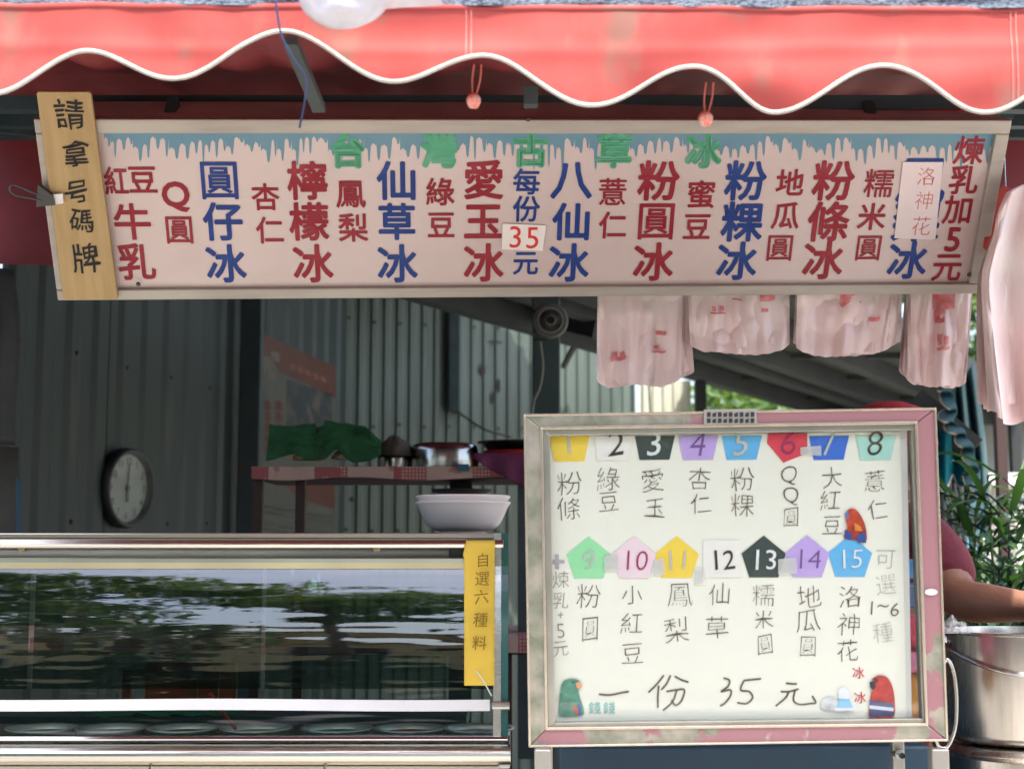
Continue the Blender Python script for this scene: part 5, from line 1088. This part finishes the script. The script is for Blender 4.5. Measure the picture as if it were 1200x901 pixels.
def ruf(u, v):
    f = u * (len(rp_) - 1); i = min(int(f), len(rp_) - 2); c = rp_[i].lerp(rp_[i + 1], f - i); wv = 4.5 * math.sin(u * 52); ww = 13 + 3 * math.sin(u * 40)
    return at(c.x - ww * .6 + ww * v * 1.1 + wv * (1 - v), c.y + 3 * math.cos(u * 52) * (1 - v), 4.46 - .03 * math.cos(u * 52) * (1 - v))
MB().grid(ruf, 240, 5).build('ruffle', dt, tp, smooth=True, solid=.002)
MB().tube([ruf(i / 240, 0) for i in range(241)], .0028, 6).build('ruffle_trim', mat('tan_trim', (.3, .24, .16), rough=.7), tp, smooth=True)
def ruf2(u, v): return at(1133 + 24 * u, 628 + 12 * u + (10 + 5 * math.sin(u * 30)) * v, 4.44 - .02 * math.sin(u * 30) * v)
MB().grid(ruf2, 60, 4).build('ruffle', mat('blue_ruffle', (.08, .3, .42), rough=.7), tp, smooth=True)
mb = MB(); mb.bar(at(1070, 468, 4.55), at(1140, 528, 4.5), .03, .09); mb.build('arm', beam_m, tp)
for x0, y0, x1, y1 in ((1111, 566, 1120, 660), (1118, 566, 1128, 680), (1124, 562, 1136, 690), (1104, 560, 1108, 650)):
    a, b = at(x0, y0, 4.58), at(x1, y1, 4.58); d = (b - a); b2 = a + d * (a.z / -d.z) if d.z < 0 else b
    MB().tube([a, b2], .012, 10).build('pole', mat('dull_pole', (.18, .19, .19), (.12, .12, .12), rough=.4, metal=.4), tp)
# strappy plants
def blade_mesh(L_, wd, curl, name):
    mb = MB()
    def fn(u, v):
        wv = wd * math.sin(math.pi * min(1, (v * .93 + .07))) ** .7 * (1 - .25 * v); x = (u - .5) * 2 * wv; a = v * curl
        return Vector((x, L_ * (math.sin(a) / curl), L_ * ((1 - math.cos(a)) / curl) * -1 + L_ * v * .75 - abs(u - .5) * -wd * .7))
    mb.grid(fn, 2, 6); return mb
bl_m = [mat('blade_green', (.055, .13, .04), (.03, .09, .03), scale=6, rough=.35, trans=.2, transc=(.1, .25, .04)), mat('blade_dark', (.025, .07, .035), (.018, .05, .025), scale=6, rough=.35)]
rnd = random.Random(12); proto = []
for k in range(4):
    me = bpy.data.meshes.new('leaf'); b = blade_mesh((.22, .28, .19, .25)[k], (.012, .010, .014, .009)[k], (1.5, 1.9, 1.2, 2.2)[k], 'leaf'); me.from_pydata([tuple(v) for v in b.v], [], b.f); me.update(); me.materials.append(bl_m[k % 2]); me.polygons.foreach_set('use_smooth', [True] * len(me.polygons)); proto.append(me)
for k, (px, py, Y, hgt, nl, lb) in enumerate(((1140, 668, 3.75, .35, 40, 'leafy plant with long arching leaves between the board frame and the pole'), (1185, 655, 3.7, .42, 48, 'taller strappy plant at the right edge above the arm'), (1168, 700, 3.6, .3, 36, 'low dark strappy plant just above the forearm'), (1228, 660, 3.9, .4, 30, 'strappy plant beyond the right edge'))):
    c = at(px, py, Y); t = thing('potted_plant', lb, 'plant', (c.x, Y, 0), 'strappy plants behind the pail')
    MB().lathe((c.x, Y, 0), [(0, 0), (.09, 0), (.13, .26), (.14, .28), (.12, .28), (.11, .25), (0, .25)], 24).build('pot', mat('terracotta', (.3, .12, .06), rough=.8), t)
    for j in range(5):
        a = j * 1.3; MB().tube([(c.x, Y, .24), (c.x + .05 * math.cos(a), Y + .05 * math.sin(a), .7), (c.x + .1 * math.cos(a), Y + .09 * math.sin(a), c.z + hgt * .25)], [.008, .006, .003], 6).build('stem', lf2, t)
    for j in range(int(nl * 1.8)):
        o = bpy.data.objects.new('leaf', rnd.choice(proto)); COL.objects.link(o); o.parent = t; a = rnd.uniform(0, 6.28); hh = rnd.uniform(-.55, .5) * hgt; r_ = rnd.uniform(0, .1)
        o.location = (math.cos(a) * r_, math.sin(a) * r_, c.z + hh); o.rotation_euler = (rnd.uniform(-.5, .7), rnd.uniform(-.4, .4), a - 1.57 + rnd.uniform(-.5, .5)); s_ = rnd.uniform(.7, 1.25); o.scale = (s_, s_, s_); W[o.name] = Vector((0, 0, 0))
leaf_mass(3500, [((at(1150, 700, 4.2).x, 4.25, .9), (.35, .25, .4)), ((at(1190, 690, 4.2).x, 4.3, .95), (.35, .25, .42)), ((at(1130, 720, 4.2).x, 4.2, .6), (.4, .3, .5))], .12, 33, 'ground_cover', lf2, None, kind='stuff')
bpy.data.objects['ground_cover']['label'] = 'dense dark undergrowth behind the plants at the right edge'; bpy.data.objects['ground_cover']['category'] = 'undergrowth'

# ================================================================== STREET BEHIND THE CAMERA (mirrored in the case and the steel)
cream = mat('cream_render', (.85, .68, .42), (.8, .62, .38), scale=2, rough=.8)  # cream lightened to stand in for sun on the shaded house front
hb = thing('street_house', 'cream rendered low house across the street mirrored in the glass case', 'building', (-3, -17, 0))
bx(-16, 5, -19, -17, 0, 3.6, 'wall', cream, hb); bx(-16.3, 5.3, -19.3, -16.6, 3.61, 3.8, 'roof', mat('grey_roof', (.3, .29, .27), rough=.8), hb)
for i in range(7):
    x = -15 + i * 2.9; f = bx(x, x + 1.5, -16.99, -16.95, 1.0, 2.4, 'window', mat('window_frame', (.5, .48, .44)), hb); bx(x + .08, x + 1.42, -16.945, -16.94, 1.08, 2.32, 'pane', mat('dark_pane', (.03, .04, .05), rough=.1), f)
hb = thing('street_house', 'tall pale house across the street mirrored in the menu board glass', 'building', (11, -18, 0))
bx(6, 17, -21, -17.5, 0, 8.5, 'wall', mat('pale_render', (.6, .56, .5), rough=.8), hb)
for i in range(3):
    for j in range(3): x = 7 + i * 3.4; z = 1 + j * 2.7; f = bx(x, x + 1.6, -17.49, -17.45, z, z + 1.5, 'window', white_pl, hb); bx(x + .08, x + 1.52, -17.445, -17.44, z + .08, z + 1.42, 'pane', mat('dark_pane', (.03, .04, .05), rough=.1), f)
for k, (x, y, h, r) in enumerate(((-6.2, -9.5, 8.6, 3.3), (-2.2, -12.5, 9.6, 3.5), (3.4, -14, 6.4, 2.6), (8.0, -13.5, 7.0, 3.0), (-11.5, -12, 10, 4.0))):
    tree(x, y, h, r, 7000, 40 + k, ['spreading tree over the kerb on the left of the street', 'tree standing before the cream house', 'smaller tree before the right end of the cream house', 'second tree standing before the tall pale house', 'largest tree at the far left of the street'][k], 'street trees', .26, lf1)
hg = thing('added_hedge', 'dark hedge across the road, added out of view to darken the case reflection', 'hedge', (0, -11.2, .12))  # hedge added so the lower part of the case reflection stays dark
leaf_mass(9000, [((x, -11.2, .8), (.9, .4, .75)) for x in range(-13, 14)], .2, 91, 'foliage', lf2, hg, kind='stuff')
MB().box(-13.5, 13.5, -11.4, -11.0, .12, 1.25).build('core', mat('hedge_core', (.015, .03, .012), rough=.95), hg)
hb = thing('street_branch', 'overhanging leafy branch in front of the stall mirrored at the left of the case', 'branch', (-3.0, -2.2, 0))
MB().tube([(-3.6, -2.4, 0), (-3.5, -2.4, 1.4), (-3.0, -2.3, 2.1), (-2.2, -2.1, 2.2), (-1.5, -2.0, 2.0)], [.07, .06, .04, .025, .012], 8).build('limb', bark, hb)
leaf_mass(420, [((-2.9, -2.2, 2.1), (.6, .4, .5)), ((-2.1, -2.1, 2.0), (.5, .3, .45)), ((-1.6, -2.0, 1.85), (.4, .25, .3)), ((-3.2, -2.2, 1.6), (.4, .3, .4))], .24, 77, 'foliage', lf2, hb, kind='stuff')
